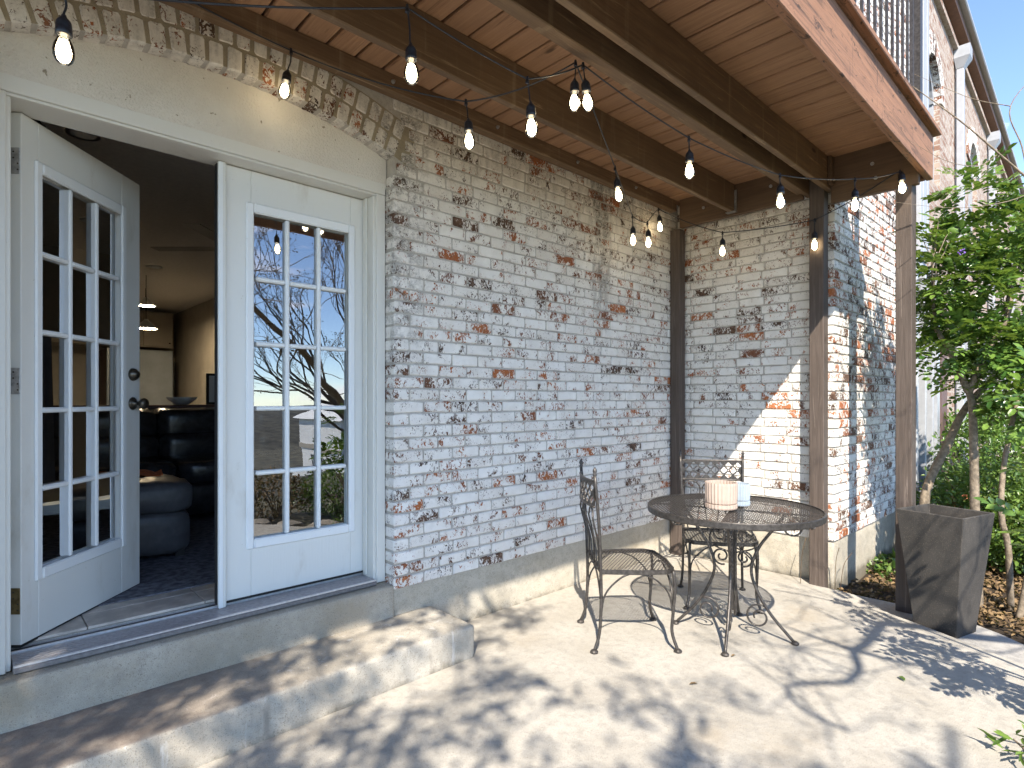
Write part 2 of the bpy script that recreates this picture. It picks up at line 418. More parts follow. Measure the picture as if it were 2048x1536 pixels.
M['alu'] = m_plain('mill_aluminium', (.44, .415, .41), .42, .35, .15, 60)
M['alu_b'] = m_plain('bright_aluminium', (.74, .75, .76), .3, .6, .08, 60)
M['iron'] = m_plain('wrought_iron', (.072, .064, .058), .42, .55, .35, 55, .0006)
M['black'] = m_plain('black_rubber', (.012, .012, .013), .55, 0, .2, 30)
M['socket'] = m_plain('black_socket', (.014, .016, .022), .38, 0, .3, 40)
M['brass'] = m_plain('aged_brass', (.20, .15, .07), .4, .8, .3, 60)
M['steel'] = m_plain('zinc_steel', (.42, .42, .42), .42, .7, .25, 50)
M['bronze'] = m_plain('antique_bronze', (.10, .088, .07), .32, .8, .3, 60)
M['glass'] = m_glass('coated_door_glass', .22, (.62, .66, .66))
M['glass_in'] = m_glass('clear_door_glass', .03, (.88, .9, .9))
M['bulbglass'] = m_glass('bulb_glass', .02, (.96, .95, .92))
M['filament'] = m_emit('glowing_filament', (1, .80, .50), 9)
M['lamp_in'] = m_emit('lit_lamp_lens', (1, .78, .50), 55)
M['iwall'] = m_plain('interior_wall_paint', (.46, .42, .35), .8, 0, .06, 6)
M['iceil'] = m_plain('interior_ceiling_paint', (.68, .64, .58), .9, 0, .06, 30)
M['carpet'] = m_plain('blue_grey_carpet', (.15, .155, .18), .95, 0, .45, 26, .004, .1)
M['tile'] = m_plain('entry_tile', (.52, .46, .40), .4, 0, .25, 9)
M['leather'] = m_plain('black_leather', (.024, .025, .029), .26, 0, .3, 18, .0025)
M['leather_g'] = m_plain('grey_leather', (.070, .073, .082), .38, 0, .15, 24, .001)
M['curtain'] = m_plain('charcoal_curtain', (.055, .052, .055), .9, 0, .2, 8)
M['orange'] = m_plain('orange_throw', (.50, .12, .04), .9, 0, .3, 60, .004)
M['fridge'] = m_plain('brushed_steel_fridge', (.36, .41, .46), .28, .5, .1, 5)
M['cab'] = m_plain('cream_cabinet', (.36, .32, .26), .5, 0, .05, 8)
M['planter'] = m_concrete('dark_fibre_planter', (.072, .066, .060), (.045, .042, .039), stainc=(.11, .10, .095), stain=.5, bump=.0012)
M['soil'] = m_concrete('mulch_soil', (.075, .055, .038), (.045, .033, .024), bump=.02, stain=.1)
M['pot_a'] = m_plain('blush_ceramic', (.43, .335, .275), .5, 0, .05, 30)
M['pot_b'] = m_plain('pale_blue_ceramic', (.32, .375, .43), .5, 0, .05, 30)
M['terra'] = m_plain('terracotta', (.46, .17, .085), .8, 0, .2, 25, .001)
M['bark'] = m_plain('grey_bark', (.23, .185, .135), .9, 0, .35, 34, .006, .2)
M['bark_d'] = m_plain('dark_bark', (.11, .085, .065), .9, 0, .35, 34, .006, .2)
M['leaf'] = m_leaf('laurel_leaf', (.035, .095, .02), (.18, .29, .055), .28, .26)
M['leaf2'] = m_leaf('shrub_leaf', (.045, .10, .020), (.17, .26, .05), .25)
M['leaf3'] = m_leaf('oak_leaf', (.03, .06, .02), (.06, .10, .03), .1, .5)
M['litter'] = m_leaf('dry_leaf', (.095, .058, .032), (.29, .19, .09), .1, .8)
M['flower'] = m_plain('purple_blossom', (.22, .12, .45), .7, 0, .3, 60)
M['offwhite'] = m_plain('white_metal', (.36, .37, .39), .45, 0, .06, 12)
M['siding'] = m_plain('white_siding', (.74, .74, .72), .7, 0, .05, 3)
M['darkglass'] = m_glass('dark_window_glass', .25, (.12, .14, .16))
M['hill'] = m_plain('wooded_hill', (.060, .055, .038), .95, 0, .6, .3)
M['lawn'] = m_plain('winter_ground', (.085, .075, .045), .95, 0, .65, .8, .02)
M['stone'] = m_concrete('edging_stone', (.42, .37, .30), (.30, .26, .21), bump=.01)
M['dkbrown'] = m_plain('brown_shutter', (.13, .075, .065), .7, 0, .15, 20)
M['gutter'] = m_plain('brown_gutter', (.15, .075, .04), .6, 0, .15, 20)
# ================================================================== GROUND
HF = .306                                   # top of the foundation, under the bricks
g = MB()
def terr(x, y):
    d = max(0.0, -(y) - 7.5)
    z = -.12 - .16*d if d < 60 else -.12 - 9.6
    if x > 6: z -= 0
    return z
xs = [-120, -60, -30, -16, -8, -4, 0, 2, 4, 6, 8, 12, 18, 30, 60, 120]
ys = [-130, -90, -68, -50, -36, -25, -18, -13, -10, -7.5, -5, -3, -1, 1, 20, 60]
vs = [(x, y, terr(x, y)) for y in ys for x in xs]; n = len(xs)
g.add(vs, [(j*n+i, j*n+i+1, (j+1)*n+i+1, (j+1)*n+i) for j in range(len(ys)-1) for i in range(n-1)])
struct(g.build('ground', M['lawn']))
# patio slab with the curved outer edge
edge = [(4.415, -1.20), (4.412, -1.32), (4.40, -1.40), (4.32, -1.49), (4.22, -1.585), (4.16, -1.70), (4.08, -1.88), (3.96, -2.12), (3.84, -2.34), (3.62, -2.50), (3.30, -2.60), (2.95, -2.62), (2.6, -2.8), (2.2, -3.2), (1.9, -4.0), (1.8, -5.0)]
pa = [(-3.5, .02), (4.50, .02), (4.52, -1.20)] + edge + [(-3.5, -5.0)]
p = MB(); p.prism(pa, -.13, 0.0)
struct(p.build('patio', M['patio']))
wk = MB(); wk.prism([(4.40, -1.10), (4.545, -1.10), (4.56, -1.35), (4.57, -1.62), (4.55, -1.85), (4.51, -2.03), (4.42, -2.18), (4.31, -2.31), (4.15, -2.50), (3.9, -2.66), (3.4, -2.75), (3.0, -2.75), (3.2, -2.3), (3.8, -1.6)], -.12, -.05)
struct(wk.build('walk', M['walk']))
bed = MB(); bx = []
NX, NY = 40, 30
for j in range(NY+1):
    for i in range(NX+1):
        x = 3.6 + 10.4*(i/NX)**1.6; y = -5.2 + (3.95+.08)*(j/NY)
        z = -.085 + .05*noise.noise(Vector((x*3, y*3, 0))) + .02*noise.noise(Vector((x*11, y*11, 4)))
        if x < 4.75: z -= .035*(4.75-x)/1.1
        bx.append((x, y, z))
bed.add(bx, [(j*(NX+1)+i, j*(NX+1)+i+1, (j+1)*(NX+1)+i+1, (j+1)*(NX+1)+i) for j in range(NY) for i in range(NX)])
struct(bed.build('planting_bed', M['soil'], smooth=True))

# ================================================================== STEPS
st = thing('concrete_step', 'weathered two-level concrete doorstep below the white french doors', 'step', (.9, -.2, 0))
me = rough_box(-1.6, 1.672, -.004, .30, -.05, .334, .045, .0022, .012, 3); me.materials.append(M['sill']); link('sill', me, st)
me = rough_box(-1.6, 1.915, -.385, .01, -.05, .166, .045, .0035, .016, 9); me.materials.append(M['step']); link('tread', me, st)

# ================================================================== BRICK WALLS
CH, BL, JT = .0677, .2005, .0095
brick_cache = {}
def brick_mesh(L, H_, mat, var):
    key = (round(L, 3), round(H_, 3), mat.name, var)
    if key in brick_cache: return brick_cache[key]
    vs, fs = brick_geo(L, H_, var)
    me = bpy.data.meshes.new('brick'); me.from_pydata(vs, [], fs); me.update(); me.materials.append(mat)
    brick_cache[key] = me; return me
def brick_geo(L, H_, var, D_=.10):
    """worn brick: ten-sided, uneven outline with eased arrises"""
    rr = random.Random(var*31 + int(L*1000)); j = lambda a: rr.uniform(-a, a)
    x0, x1, z0, z1 = -L/2, L/2, -H_/2, H_/2; c = [rr.uniform(.003, .011) for _ in range(8)]
    o = [(x0+c[0], z0), (j(L*.15), z0), (x1-c[1], z0), (x1, z0+c[2]), (x1, z1-c[3]), (x1-c[4], z1), (j(L*.15), z1), (x0+c[5], z1), (x0, z1-c[6]), (x0, z0+c[7])]
    o = [(x+j(.0016), z+j(.0024)) for x, z in o]; n = len(o)
    b = .0045
    vs = [(x, D_, z) for x, z in o] + [(x, .0055+j(.001), z) for x, z in o] + [(x - math.copysign(min(b, abs(x)*.5), x), j(.0013), z*(1-b/(H_/2))) for x, z in o]
    fs = [(i, (i+1) % n, n+(i+1) % n, n+i) for i in range(n)] + [(n+i, n+(i+1) % n, 2*n+(i+1) % n, 2*n+i) for i in range(n)]
    fs += [(2*n+9, 2*n+0, 2*n+1, 2*n+6, 2*n+7, 2*n+8), (2*n+1, 2*n+2, 2*n+3, 2*n+4, 2*n+5, 2*n+6)]
    return vs, fs
CAMP = Vector((0, -2.68, 1.3226))
def lay(wall, items, mat, limit=300):
    """items: (center on the face, length, height, rz). The largest in view are single bricks, the others one part"""
    items = sorted(items, key=lambda it: (Vector(it[0]) - CAMP).length)
    base = Vector(wall.location)
    for k, (c, L, H_, rz) in enumerate(items[:limit]):
        o = bpy.data.objects.new('brick', brick_mesh(round(L/.004)*.004, H_, mat, k % 5)); C.objects.link(o)
        o.parent = wall; o.location = Vector(c) - base + Vector((0, 0, random.uniform(-.0012, .0012)))
        o.rotation_euler = (random.uniform(-.006, .006), random.uniform(-.004, .004), rz + random.uniform(-.006, .006))
    rest = items[limit:]
    if not rest: return
    vs = []; fs = []; rn = []
    for k, (c, L, H_, rz) in enumerate(rest):
        v, f = brick_geo(L, H_, k % 7); o = len(vs); ca, sa = math.cos(rz), math.sin(rz)
        vs += [(c[0]-base.x+x*ca-y*sa, c[1]-base.y+x*sa+y*ca, c[2]-base.z+z) for x, y, z in v]
        fs += [tuple(i+o for i in q) for q in f]; rn += [random.random()]*len(f)
    me = bpy.data.meshes.new('brickwork'); me.from_pydata(vs, [], fs); me.update(); me.materials.append(mat)
    a = me.attributes.new('brnd', 'FLOAT', 'FACE'); a.data.foreach_set('value', rn)
    o = bpy.data.objects.new('brickwork', me); C.objects.link(o); o.parent = wall; o['kind'] = 'stuff'

XL, XR, XRET, YOUT = .06, 1.672, 4.53, -1.26
AX, AR = .866, 2.35; AZ = 2.768 - AR         # arch centre and inner radius
AR2 = AR + .215
# --- wall of the door
w1 = tag(bpy.data.objects.new('brick_wall', None), 'whitewashed brick wall with the arched doorway, worn red in patches', 'wall'); C.objects.link(w1); w1.location = (3.0, 0, 0)
b = MB()
b.box(XR+.004, XRET+.12, .0075, .20, HF-.004, 3.3)
b.box(-1.6, XL-.004, .0075, .20, HF-.004, 3.3)
N = 28; tp = []
for i in range(N+1):
    x = XL-.004 + (XR-XL+.008)*i/N; tp.append((x, AZ + math.sqrt((AR+.004)**2 - (x-AX)**2)))
for i in range(N):
    (xa, za), (xb, zb) = tp[i], tp[i+1]
    b.add([(xa, .0075, za), (xb, .0075, zb), (xb, .0075, 3.3), (xa, .0075, 3.3), (xa, .20, za), (xb, .20, zb), (xb, .20, 3.3), (xa, .20, 3.3)],
          [(0, 1, 2, 3), (5, 4, 7, 6), (0, 4, 5, 1), (3, 2, 6, 7)])
b.build('mortar', M['mortar'], w1)
up = MB(); up.box(-6, XRET+.0, .02, .30, 3.3, 6.3); up.build('upper_wall', M['farbrick'], w1)
items = []
nc = int((3.0-HF)/CH)
for c in range(nc):
    z = HF + CH*c + CH/2 - JT/2 + .001; h = CH - JT
    xs0 = XR
    zt = z + h/2
    if zt > AZ + math.sqrt(max(0, AR2**2 - (XR-AX)**2)) - .30:
        zz = z - AZ
        if AR2 > abs(zz): xs0 = max(XR, min(AX + math.sqrt(AR2**2 - zz*zz) + .012, AX + zz*math.tan(math.asin((XR-AX+.02)/AR)) + .018))
    x = xs0; first = True
    while x < XRET - .02:
        L = BL - JT
        if first:
            L = (.094 if c % 2 else .1915) if xs0 == XR else random.uniform(.07, .19)
            first = False
        L += random.uniform(-.004, .004)
        if x + L > XRET - .03: L = XRET - x
        items.append(((x+L/2, random.uniform(-.0015, .0025), z), L, h, 0)); x += L + JT
    x = XL; first = True
    while x > -1.5:
        L = (.094 if c % 2 else .1915) if first else BL - JT
        first = False
        if z < AZ + math.sqrt(AR2**2 - (XL-AX)**2) - .2: items.append(((x-L/2, 0, z), L, h, 0))
        x -= L + JT
lay(w1, items, M['brick'], 300)
# arch: two rings of rowlock headers
ar = MB()
for i in range(N):
    a0 = R(-22 + 44*i/N); a1 = R(-22 + 44*(i+1)/N); vs = []
    for a in (a0, a1):
        for rr_ in (AR+.006, AR2-.004):
            for yy in (.004, .10): vs.append((AX+rr_*math.sin(a), yy, AZ+rr_*math.cos(a)))
    ar.add(vs, [(0, 4, 6, 2), (1, 3, 7, 5), (0, 1, 5, 4), (2, 6, 7, 3)])
aro = ar.build('arch', M['mortar_old'], w1)
for ring in (0, 1):
    r0 = AR + ring*.1075; rc = r0 + .049; da = .0715/rc; half = math.asin((XR-AX+.02)/AR) - .004
    nb = int(2*half/da)
    for i in range(nb):
        a = -half + (i+.5)*2*half/nb
        if a > half + .02: continue
        o = bpy.data.objects.new('brick', brick_mesh(.0605, .0980, M['brick'], i % 5)); C.objects.link(o)
        o.parent = aro; o.location = Vector((AX+rc*math.sin(a), random.uniform(-.002, .002), AZ+rc*math.cos(a)))
        o.rotation_euler = (random.uniform(-.01, .01), a + random.uniform(-.012, .012), random.uniform(-.012, .012))
fo = thing('foundation_wall', 'stained concrete foundation strip under the brick beside the table', 'foundation', (3.2, .01, 0))
me = rough_box(XR-.01, XRET+.10, .013, .16, -.08, HF-.002, .07, .004, .006, 5); me.materials.append(M['found']); link('strip', me, fo)
# stucco panel in the arch
tym = MB(); vs = []
for i in range(N+1):
    x = XL + (XR-XL)*i/N; vs.append((x, .08, 2.47)); vs.append((x, .08, AZ + math.sqrt((AR+.004)**2-(x-AX)**2) - .001))
for k in range(len(vs)): vs.append((vs[k][0], .19, vs[k][2]))
m_ = 2*(N+1)
tym.add(vs, [(2*i, 2*i+2, 2*i+3, 2*i+1) for i in range(N)] + [(m_+2*i, m_+2*i+1, m_+2*i+3, m_+2*i+2) for i in range(N)] + [(2*i+1, 2*i+3, m_+2*i+3, m_+2*i+1) for i in range(N)])
tag(tym.build('stucco_panel', M['stucco']), 'beige stucco panel filling the brick arch above the doors', 'panel')

# --- return wall and outer wall
w2 = tag(bpy.data.objects.new('brick_wall', None), 'short whitewashed brick return wall behind the far chair and table', 'wall'); C.objects.link(w2); w2.location = (XRET, -.6, 0)
MB().box(XRET+.0075, XRET+.18, YOUT+.012, .0, HF-.004, 3.35).build('mortar', M['mortar'], w2)
w3 = tag(bpy.data.objects.new('brick_wall', None), 'worn red and white brick outer wall right of the posts, leaf shadows on it', 'wall'); C.objects.link(w3); w3.location = (5.8, YOUT, 0)
XE = 6.86
MB().box(XRET+.012, XE, YOUT+.0075, YOUT+.18, HF-.004, 6.3).build('mortar', M['mortar'], w3)
it2 = []; it3 = []
nc = int((6.2-HF)/CH)
for c in range(nc):
    z = HF + CH*c + CH/2 - JT/2 + .001; h = CH - JT
    y = -.002; first = True
    yend = YOUT if c % 2 == 0 else YOUT + .102 + JT
    while y > yend + .03 and z < 3.2:
        L = BL - JT + random.uniform(-.004, .004)
        if first: L = .12 if c % 2 else .05 + .1; first = False
        if y - L < yend + .04: L = y - yend
        it2.append(((XRET, y - L/2, z), L, h, -math.pi/2)); y -= L + JT
    x = XRET if c % 2 else XRET + .102 + JT
    if z >= 3.2: x = XRET if c % 2 else XRET
    while x < XE - .02:
        L = BL - JT + random.uniform(-.004, .004)
        if x + L > XE - .03: L = XE - x
        it3.append(((x+L/2, YOUT, z), L, h, 0)); x += L + JT
lay(w2, it2, M['brick'], 300)
lay(w3, it3, M['brick_out'], 300)
for (nm, a, lab) in (('foundation_wall', (XRET+.012, XRET+.15, YOUT+.012, .012, -.12, HF-.002), 'yellow stained concrete base under the short return wall'),
                ('foundation_wall', (XRET+.012, XE, YOUT+.013, YOUT+.15, -.14, HF-.002), 'pale concrete base under the outer brick wall by the leaf litter')):
    me = rough_box(*a, .07, .003, .005, 4); me.materials.append(M['found']); tag(link(nm, me), lab, 'foundation')

# ================================================================== DECK OVERHEAD
ZB, ZJ = 3.02, 2.80
dk = thing('wooden_deck', 'brown timber deck overhead on square posts above the patio', 'deck', (4.45, -1.2, 0))
x = -1.75; k = 0
while x < 4.57:
    bd = MB().box(x, x+.1385, -1.786, -.004, ZB, ZB+.026, .006).build('deck_board', M['deck'], dk, loc=(0, 0, random.uniform(-.003, .001))); x += .151
MB().box(-1.75, 4.57, -1.785, -.005, ZB+.0275, ZB+.0295).build('gap_light_block', M['black'], dk)  # added unseen black sheet that keeps light out of the board gaps
def member(nm, x0, x1, y0, y1, z0, z1, mat, bv=.004): return MB().box(x0, x1, y0, y1, z0, z1, bv).build(nm, M[mat], dk)
member('ledger', -1.75, 4.405, -.072, -.008, 2.925, ZB-.001, 'beam')
j1 = member('joist', -1.75, 4.404, -.582, -.542, ZJ, ZB-.001, 'beam')
member('joist', -1.75, 4.404, -1.083, -1.046, ZJ+.012, ZB-.001, 'beam')
member('joist', -1.75, 4.49, -1.126, -1.088, ZJ, ZB-.001, 'beam')
member('joist', -1.75, 4.49, -1.272, -1.232, ZJ, ZB-.001, 'beam')
rim = member('rim_board', -1.75, 4.60, -1.828, -1.790, 2.762, 3.047, 'rim')
member('rim_cap', -1.75, 4.635, -1.868, -1.70, 3.0495, 3.082, 'rim')
member('beam', 4.408, 4.448, -1.086, -.094, 2.78, ZB-.001, 'beam_y')
member('beam', 4.408, 4.448, -1.788, -1.274, 2.70, ZB-.001, 'beam_y')
member('beam', 4.452, 4.52, -1.788, -.10, 2.86, ZB-.001, 'beam_y')
member('end_board', 4.555, 4.597, -1.788, YOUT-.02, 2.765, ZB-.001, 'rim')
member('post', 4.411, 4.502, -.094, -.004, 0.0, 2.778, 'post')
pm = member('post', 4.411, 4.502, -1.228, -1.130, -.10, 3.015, 'post')
pr = member('post', 4.411, 4.515, -1.752, -1.660, -.12, 3.015, 'post')
member('post_cleat', 4.34, 4.407, -1.30, -1.2745, 2.815, 3.01, 'beam_y')
def bolt(c, axis, r=.012):
    m = MB()
    if axis == 'x': m.tube([(c[0], c[1], c[2]), (c[0]-.006, c[1], c[2])], r, 10); m.tube([(c[0]-.006, c[1], c[2]), (c[0]-.016, c[1], c[2])], r*.6, 6)
    else: m.tube([(c[0], c[1], c[2]), (c[0], c[1]-.006, c[2])], r, 10); m.tube([(c[0], c[1]-.006, c[2]), (c[0], c[1]-.016, c[2])], r*.6, 6)
    m.build('bolt', M['steel'], dk)
bolt((4.408, -.315, 2.90), 'x'); bolt((4.408, -.86, 2.93), 'x'); bolt((4.408, -1.53, 2.90), 'x'); bolt((4.408, -1.55, 2.80), 'x'); bolt((4.411, -1.165, .42), 'x', .014)
for x in (1.62, 2.35, 3.1, 3.8): bolt((x, -.072, 2.975), 'y', .011)
hg = MB(); hg.box(4.392, 4.4035, -.60, -.583, ZJ-.004, 2.97); hg.box(4.36, 4.4035, -.6, -.525, ZJ-.0045, ZJ-.001); hg.box(4.392, 4.4035, -.541, -.524, ZJ-.004, 2.97)
hg.build('joist_hanger', M['steel'], dk)
rl = MB().box(-1.7, 4.52, -1.775, -1.735, 4.02, 4.06).build('railing', M['iron'], dk)
MB().box(-1.7, 4.52, -1.772, -1.738, 3.13, 3.16).build('bottom_rail', M['iron'], rl, world=False)
for i in range(22):
    x = 1.98 + i*.115
    MB().box(x-.0075, x+.0075, -1.762, -1.748, 3.16, 4.02).build('baluster', M['iron'], rl, world=False)
MB().box(4.47, 4.53, -1.785, -1.725, 3.085, 4.12).build('corner_post', M['iron'], rl, world=False)
# ================================================================== DOORWAY
df = thing('door_frame', 'cream painted double door frame with ribbed metal threshold', 'door frame', (.866, .15, .33))
def dbox(nm, *a, mat='trim', b=.003): return MB().box(*a, b).build(nm, M[mat], df)
dbox('head_casing', XL+.004, XR-.004, .079, .13, 2.436, 2.497)
dbox('head_bead', XL+.05, XR-.05, .088, .14, 2.424, 2.4355)
dbox('head_jamb', XL+.05, XR-.05, .105, .26, 2.4235, 2.46)
dbox('side_casing', XL+.004, .112, .08, .13, .338, 2.4345)
dbox('side_casing', 1.616, XR-.004, .08, .13, .338, 2.4345)
dbox('side_jamb', .088, .126, .095, .26, .338, 2.423)
dbox('side_jamb', 1.602, 1.64, .095, .26, .338, 2.423)
dbox('door_stop', 1.590, 1.6015, .150, .186, .372, 2.423)
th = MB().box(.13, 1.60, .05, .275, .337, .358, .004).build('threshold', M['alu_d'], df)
for i in range(6):
    y = .078 + i*.0215
    MB().box(.131, 1.599, y, y+.0155, .3575, .3625, .0015).build('rib', M['alu'], th, world=False)
MB().box(.131, 1.599, .054, .066, .3575, .3655, .002).build('nosing', M['alu_b'], th, world=False)
MB().box(.131, 1.599, .208, .218, .3575, .370, .002).build('nosing', M['alu_b'], th, world=False)
MB().box(.131, 1.599, .220, .250, .3575, .362, .001).build('seal', M['black'], th, world=False)

def door_leaf(name, label, hinge_left, glassm):
    """local x from the hinge (0) to the free edge (W); the outside faces local -y"""
    d = thing(name, label, 'door')
    W, T, H0, H1 = .747, .044, .012, 2.045
    sx = 1 if hinge_left else -1
    def B(nm, x0, x1, y0, y1, z0, z1, mat, par=d, b=.002):
        a, c = sorted((sx*x0, sx*x1)); return MB().box(a, c, y0, y1, z0, z1, b).build(nm, M[mat], par, world=False)
    g0, g1, h0, h1 = .085, .603, .268, 1.858       # sash opening
    B('stile', 0, g0, 0, T, H0, H1, 'white'); B('stile', g1, W, 0, T, H0, H1, 'white')
    B('rail', g0+.0005, g1-.0005, 0, T, H0, h0, 'white'); B('rail', g0+.0005, g1-.0005, 0, T, h1, H1, 'white')
    f0, f1, k0, k1 = .062, .627, .234, 1.892
    for (x0, x1, z0, z1) in ((f0, g0+.012, k0, k1), (g1-.012, f1, k0, k1), (g0+.0125, g1-.0125, k0, h0+.014), (g0+.0125, g1-.0125, h1-.014, k1)):
        B('glazing_bead', x0, x1, -.011, .004, z0, z1, 'lite', b=.006)
        B('glazing_bead', x0, x1, T-.004, T+.011, z0, z1, 'lite', b=.006)
    nx, nz = 3, 5; px = (g1-g0-.024)/nx; pz = (h1-h0-.028)/nz; x_0 = g0+.012; z_0 = h0+.014
    for i in range(nx):
        for j in range(nz):
            a, c = sorted((sx*(x_0+i*px+.002), sx*(x_0+(i+1)*px-.002)))
            m = MB(); zz0, zz1 = z_0+j*pz+.002, z_0+(j+1)*pz-.002
            tl = random.uniform(-.0007, .0007); tm = random.uniform(-.0007, .0007)
            m.add([(a, .020+tl, zz0), (c, .020-tl, zz0), (c, .020-tl+tm, zz1), (a, .020+tl+tm, zz1)], [(0, 1, 2, 3)])
            m.build('pane', glassm, d, world=False)
    for i in range(1, nx):
        x = x_0+i*px; B('muntin', x-.0105, x+.0105, -.004, .046, z_0, z_0+nz*pz, 'lite', b=.006)
    for j in range(1, nz):
        z = z_0+j*pz
        for i in range(nx):
            B('muntin', x_0+i*px+.011, x_0+(i+1)*px-.011, -.003, .045, z-.0105, z+.0105, 'lite', b=.006)
    B('sweep', .004, W-.004, .004, T-.004, 0, H0-.001, 'black', b=.001)
    if hinge_left:
        for hz, mt in ((.18, 'brass'), (1.02, 'steel'), (1.86, 'steel')):
            o = B('hinge', -.003, 0.0, .003, T-.006, hz-.05, hz+.05, mt, b=.0008)
            o2 = MB().tube([(-.006, T+.002, hz-.052), (-.006, T+.002, hz+.052)], .006, 8).build('pin', M[mt], o, world=False)
            sc_ = MB()
            for q in (-.034, -.011, .011, .034): sc_.tube([(-.0005, .018+.008*(1 if q > 0 else -1), hz+q), (-.0042, .018+.008*(1 if q > 0 else -1), hz+q)], .0035, 6)
            sc_.build('screw', M['bronze'], o, world=False)
        xk = W-.062
        for z, kind in ((.93, 'knob'), (1.075, 'deadbolt')):
            pr_ = MB(); n = 16
            prof = [(.031, 0), (.033, .004), (.028, .010), (.012, .016), (.0105, .034), (.018, .040), (.0265, .050), (.028, .060), (.022, .070), (.0, .0735)] if kind == 'knob' else [(.032, 0), (.032, .006), (.027, .018), (.018, .026), (.016, .030), (.0, .031)]
            pr_.lathe(prof, n); o = pr_.build(kind, M['bronze'], d, world=False, smooth=True)
            o.location = (sx*xk, 0, z); o.rotation_euler = (R(90), 0, 0)
        MB().box(W-.001, W+.0015, .012, .034, .88, .98).build('latch_plate', M['bronze'], d, world=False)
    else:
        a = B('astragal', W-.030, W+.006, -.016, -.0005, -.012, H1+.004, 'white', b=.005)
        B('astragal_bead', W-.014, W+.004, -.020, -.0165, -.010, H1, 'lite', b=.0015)
        B('weatherstrip', W+.0005, W+.005, .012, T, 0, H1, 'black', b=.001)
    return d
dl = door_leaf('french_door', 'open white glazed door with bronze knob, swung into the house', True, M['glass_in'])
dl.location = (.161, .212, .375); dl.rotation_euler = (0, 0, R(48.6))
dr = door_leaf('french_door', 'closed white glazed door reflecting blue sky and bare branches', False, M['glass'])
dr.location = (1.603, .190, .375)

# ================================================================== ROOM INSIDE
ZF = .380
fl = struct(MB().box(-1.2, 3.2, .27, .545, ZF-.06, ZF-.012).build('entry_floor', M['mortar']))
x = -.52
while x < 3.0:
    for y0, y1 in ((.28, .455), (.459, .54)):
        MB().box(x, x+.445, y0, y1, ZF-.012, ZF, .002).build('tile', M['tile'], fl)
    x += .449
struct(MB().box(-1.2, 3.2, .546, 9.2, ZF-.06, ZF+.004).build('carpet', M['carpet']))
ro = MB(); ro.box(2.75, 2.85, 5.6, 9.2, ZF, 2.86); ro.box(-1.3, -1.2, .2, 9.2, ZF-.06, 2.86); ro.box(-1.2, 4.6, 9.0, 9.1, ZF-.06, 2.86)
ro.box(4.5, 4.6, .2, 9.2, ZF-.06, 2.86); ro.box(-1.3, 4.6, .2005, .23, 2.50, 2.86); ro.box(-1.3, .06, .2005, .23, ZF-.06, 2.86); ro.box(1.68, 4.6, .2005, .23, ZF-.06, 2.86)
struct(ro.build('interior_wall', M['iwall']))
struct(MB().box(-1.3, 4.6, .2, 9.2, 2.865, 2.92).build('ceiling', M['iceil']))
def cush(x0, x1, y0, y1, z0, z1, bulge=.03, nseg=7, rnd_=.05):
    bm = bmesh.new(); bmesh.ops.create_cube(bm, size=2); bmesh.ops.subdivide_edges(bm, edges=list(bm.edges), cuts=nseg, use_grid_fill=True)
    for v in bm.verts:
        u = Vector([max(-1, min(1, c)) for c in v.co]); q = u.copy()
        for i in range(3):
            o = [u[k] for k in range(3) if k != i]; q[i] = u[i]*(1 - rnd_*(o[0]**8 + o[1]**8)) 
            q[i] *= 1 + bulge*(1-o[0]**2)*(1-o[1]**2)
        n_ = noise.noise(Vector((u.x*1.7+x0, u.y*1.7+y0, u.z*1.7)))*.025
        v.co = Vector(((x0+x1)/2+q.x*(x1-x0)/2, (y0+y1)/2+q.y*(y1-y0)/2, (z0+z1)/2+q.z*(z1-z0)/2+n_))
    me = bpy.data.meshes.new('cushion'); bm.to_mesh(me); bm.free(); me.polygons.foreach_set('use_smooth', [True]*len(me.polygons)); return me
def soft(nm, a, mat, par, **k):
    me = cush(*a, **k); me.materials.append(M[mat]); return link(nm, me, par)
ot = thing('ottoman', 'grey leather ottoman on carpet just inside the open door', 'ottoman', (.85, 1.42, ZF))
soft('base', (.35, 1.01, 1.18, 1.80, ZF+.03, ZF+.29), 'leather_g', ot, bulge=.01); soft('cushion', (.34, 1.02, 1.17, 1.81, ZF+.275, ZF+.46), 'leather_g', ot, bulge=.05)
for q in ((.42, 1.25), (.95, 1.25), (.42, 1.72), (.95, 1.72)): MB().box(q[0]-.025, q[0]+.025, q[1]-.025, q[1]+.025, ZF+.004, ZF+.05).build('foot', M['black'], ot)
tb = MB()
for i in range(7):
    for j in range(7): tb.v.append((.55+.36*i/6, 1.45+.3*j/6, ZF+.472+.015*math.sin(i*2.1+j)+.02*math.sin(j*1.7)))
tb.f = [(j+7*i, j+1+7*i, j+8+7*i, j+7+7*i) for i in range(6) for j in range(6)]
tag(tb.build('throw', M['orange'], smooth=True), 'rumpled orange throw lying on the ottoman', 'throw')
sf = thing('sofa', 'black leather sofa in front of the kitchen counter', 'sofa', (1.5, 2.7, ZF))
soft('base', (.4, 2.75, 2.25, 3.1, ZF+.05, ZF+.32), 'leather', sf)
for i in range(3):
    x0 = .42+.77*i
    soft('seat_cushion', (x0, x0+.76, 2.20, 2.95, ZF+.30, ZF+.48), 'leather', sf, bulge=.06)
    soft('back_cushion', (x0, x0+.76, 2.78, 3.15, ZF+.42, ZF+.66), 'leather', sf, bulge=.08)
    soft('back_cushion', (x0, x0+.76, 2.84, 3.20, ZF+.62, ZF+.86), 'leather', sf, bulge=.08)
soft('arm', (2.55, 2.85, 1.5, 3.1, ZF+.05, ZF+.60), 'leather', sf)
ct = thing('kitchen_counter', 'dark topped breakfast counter behind the sofa', 'counter', (1.5, 3.75, ZF))
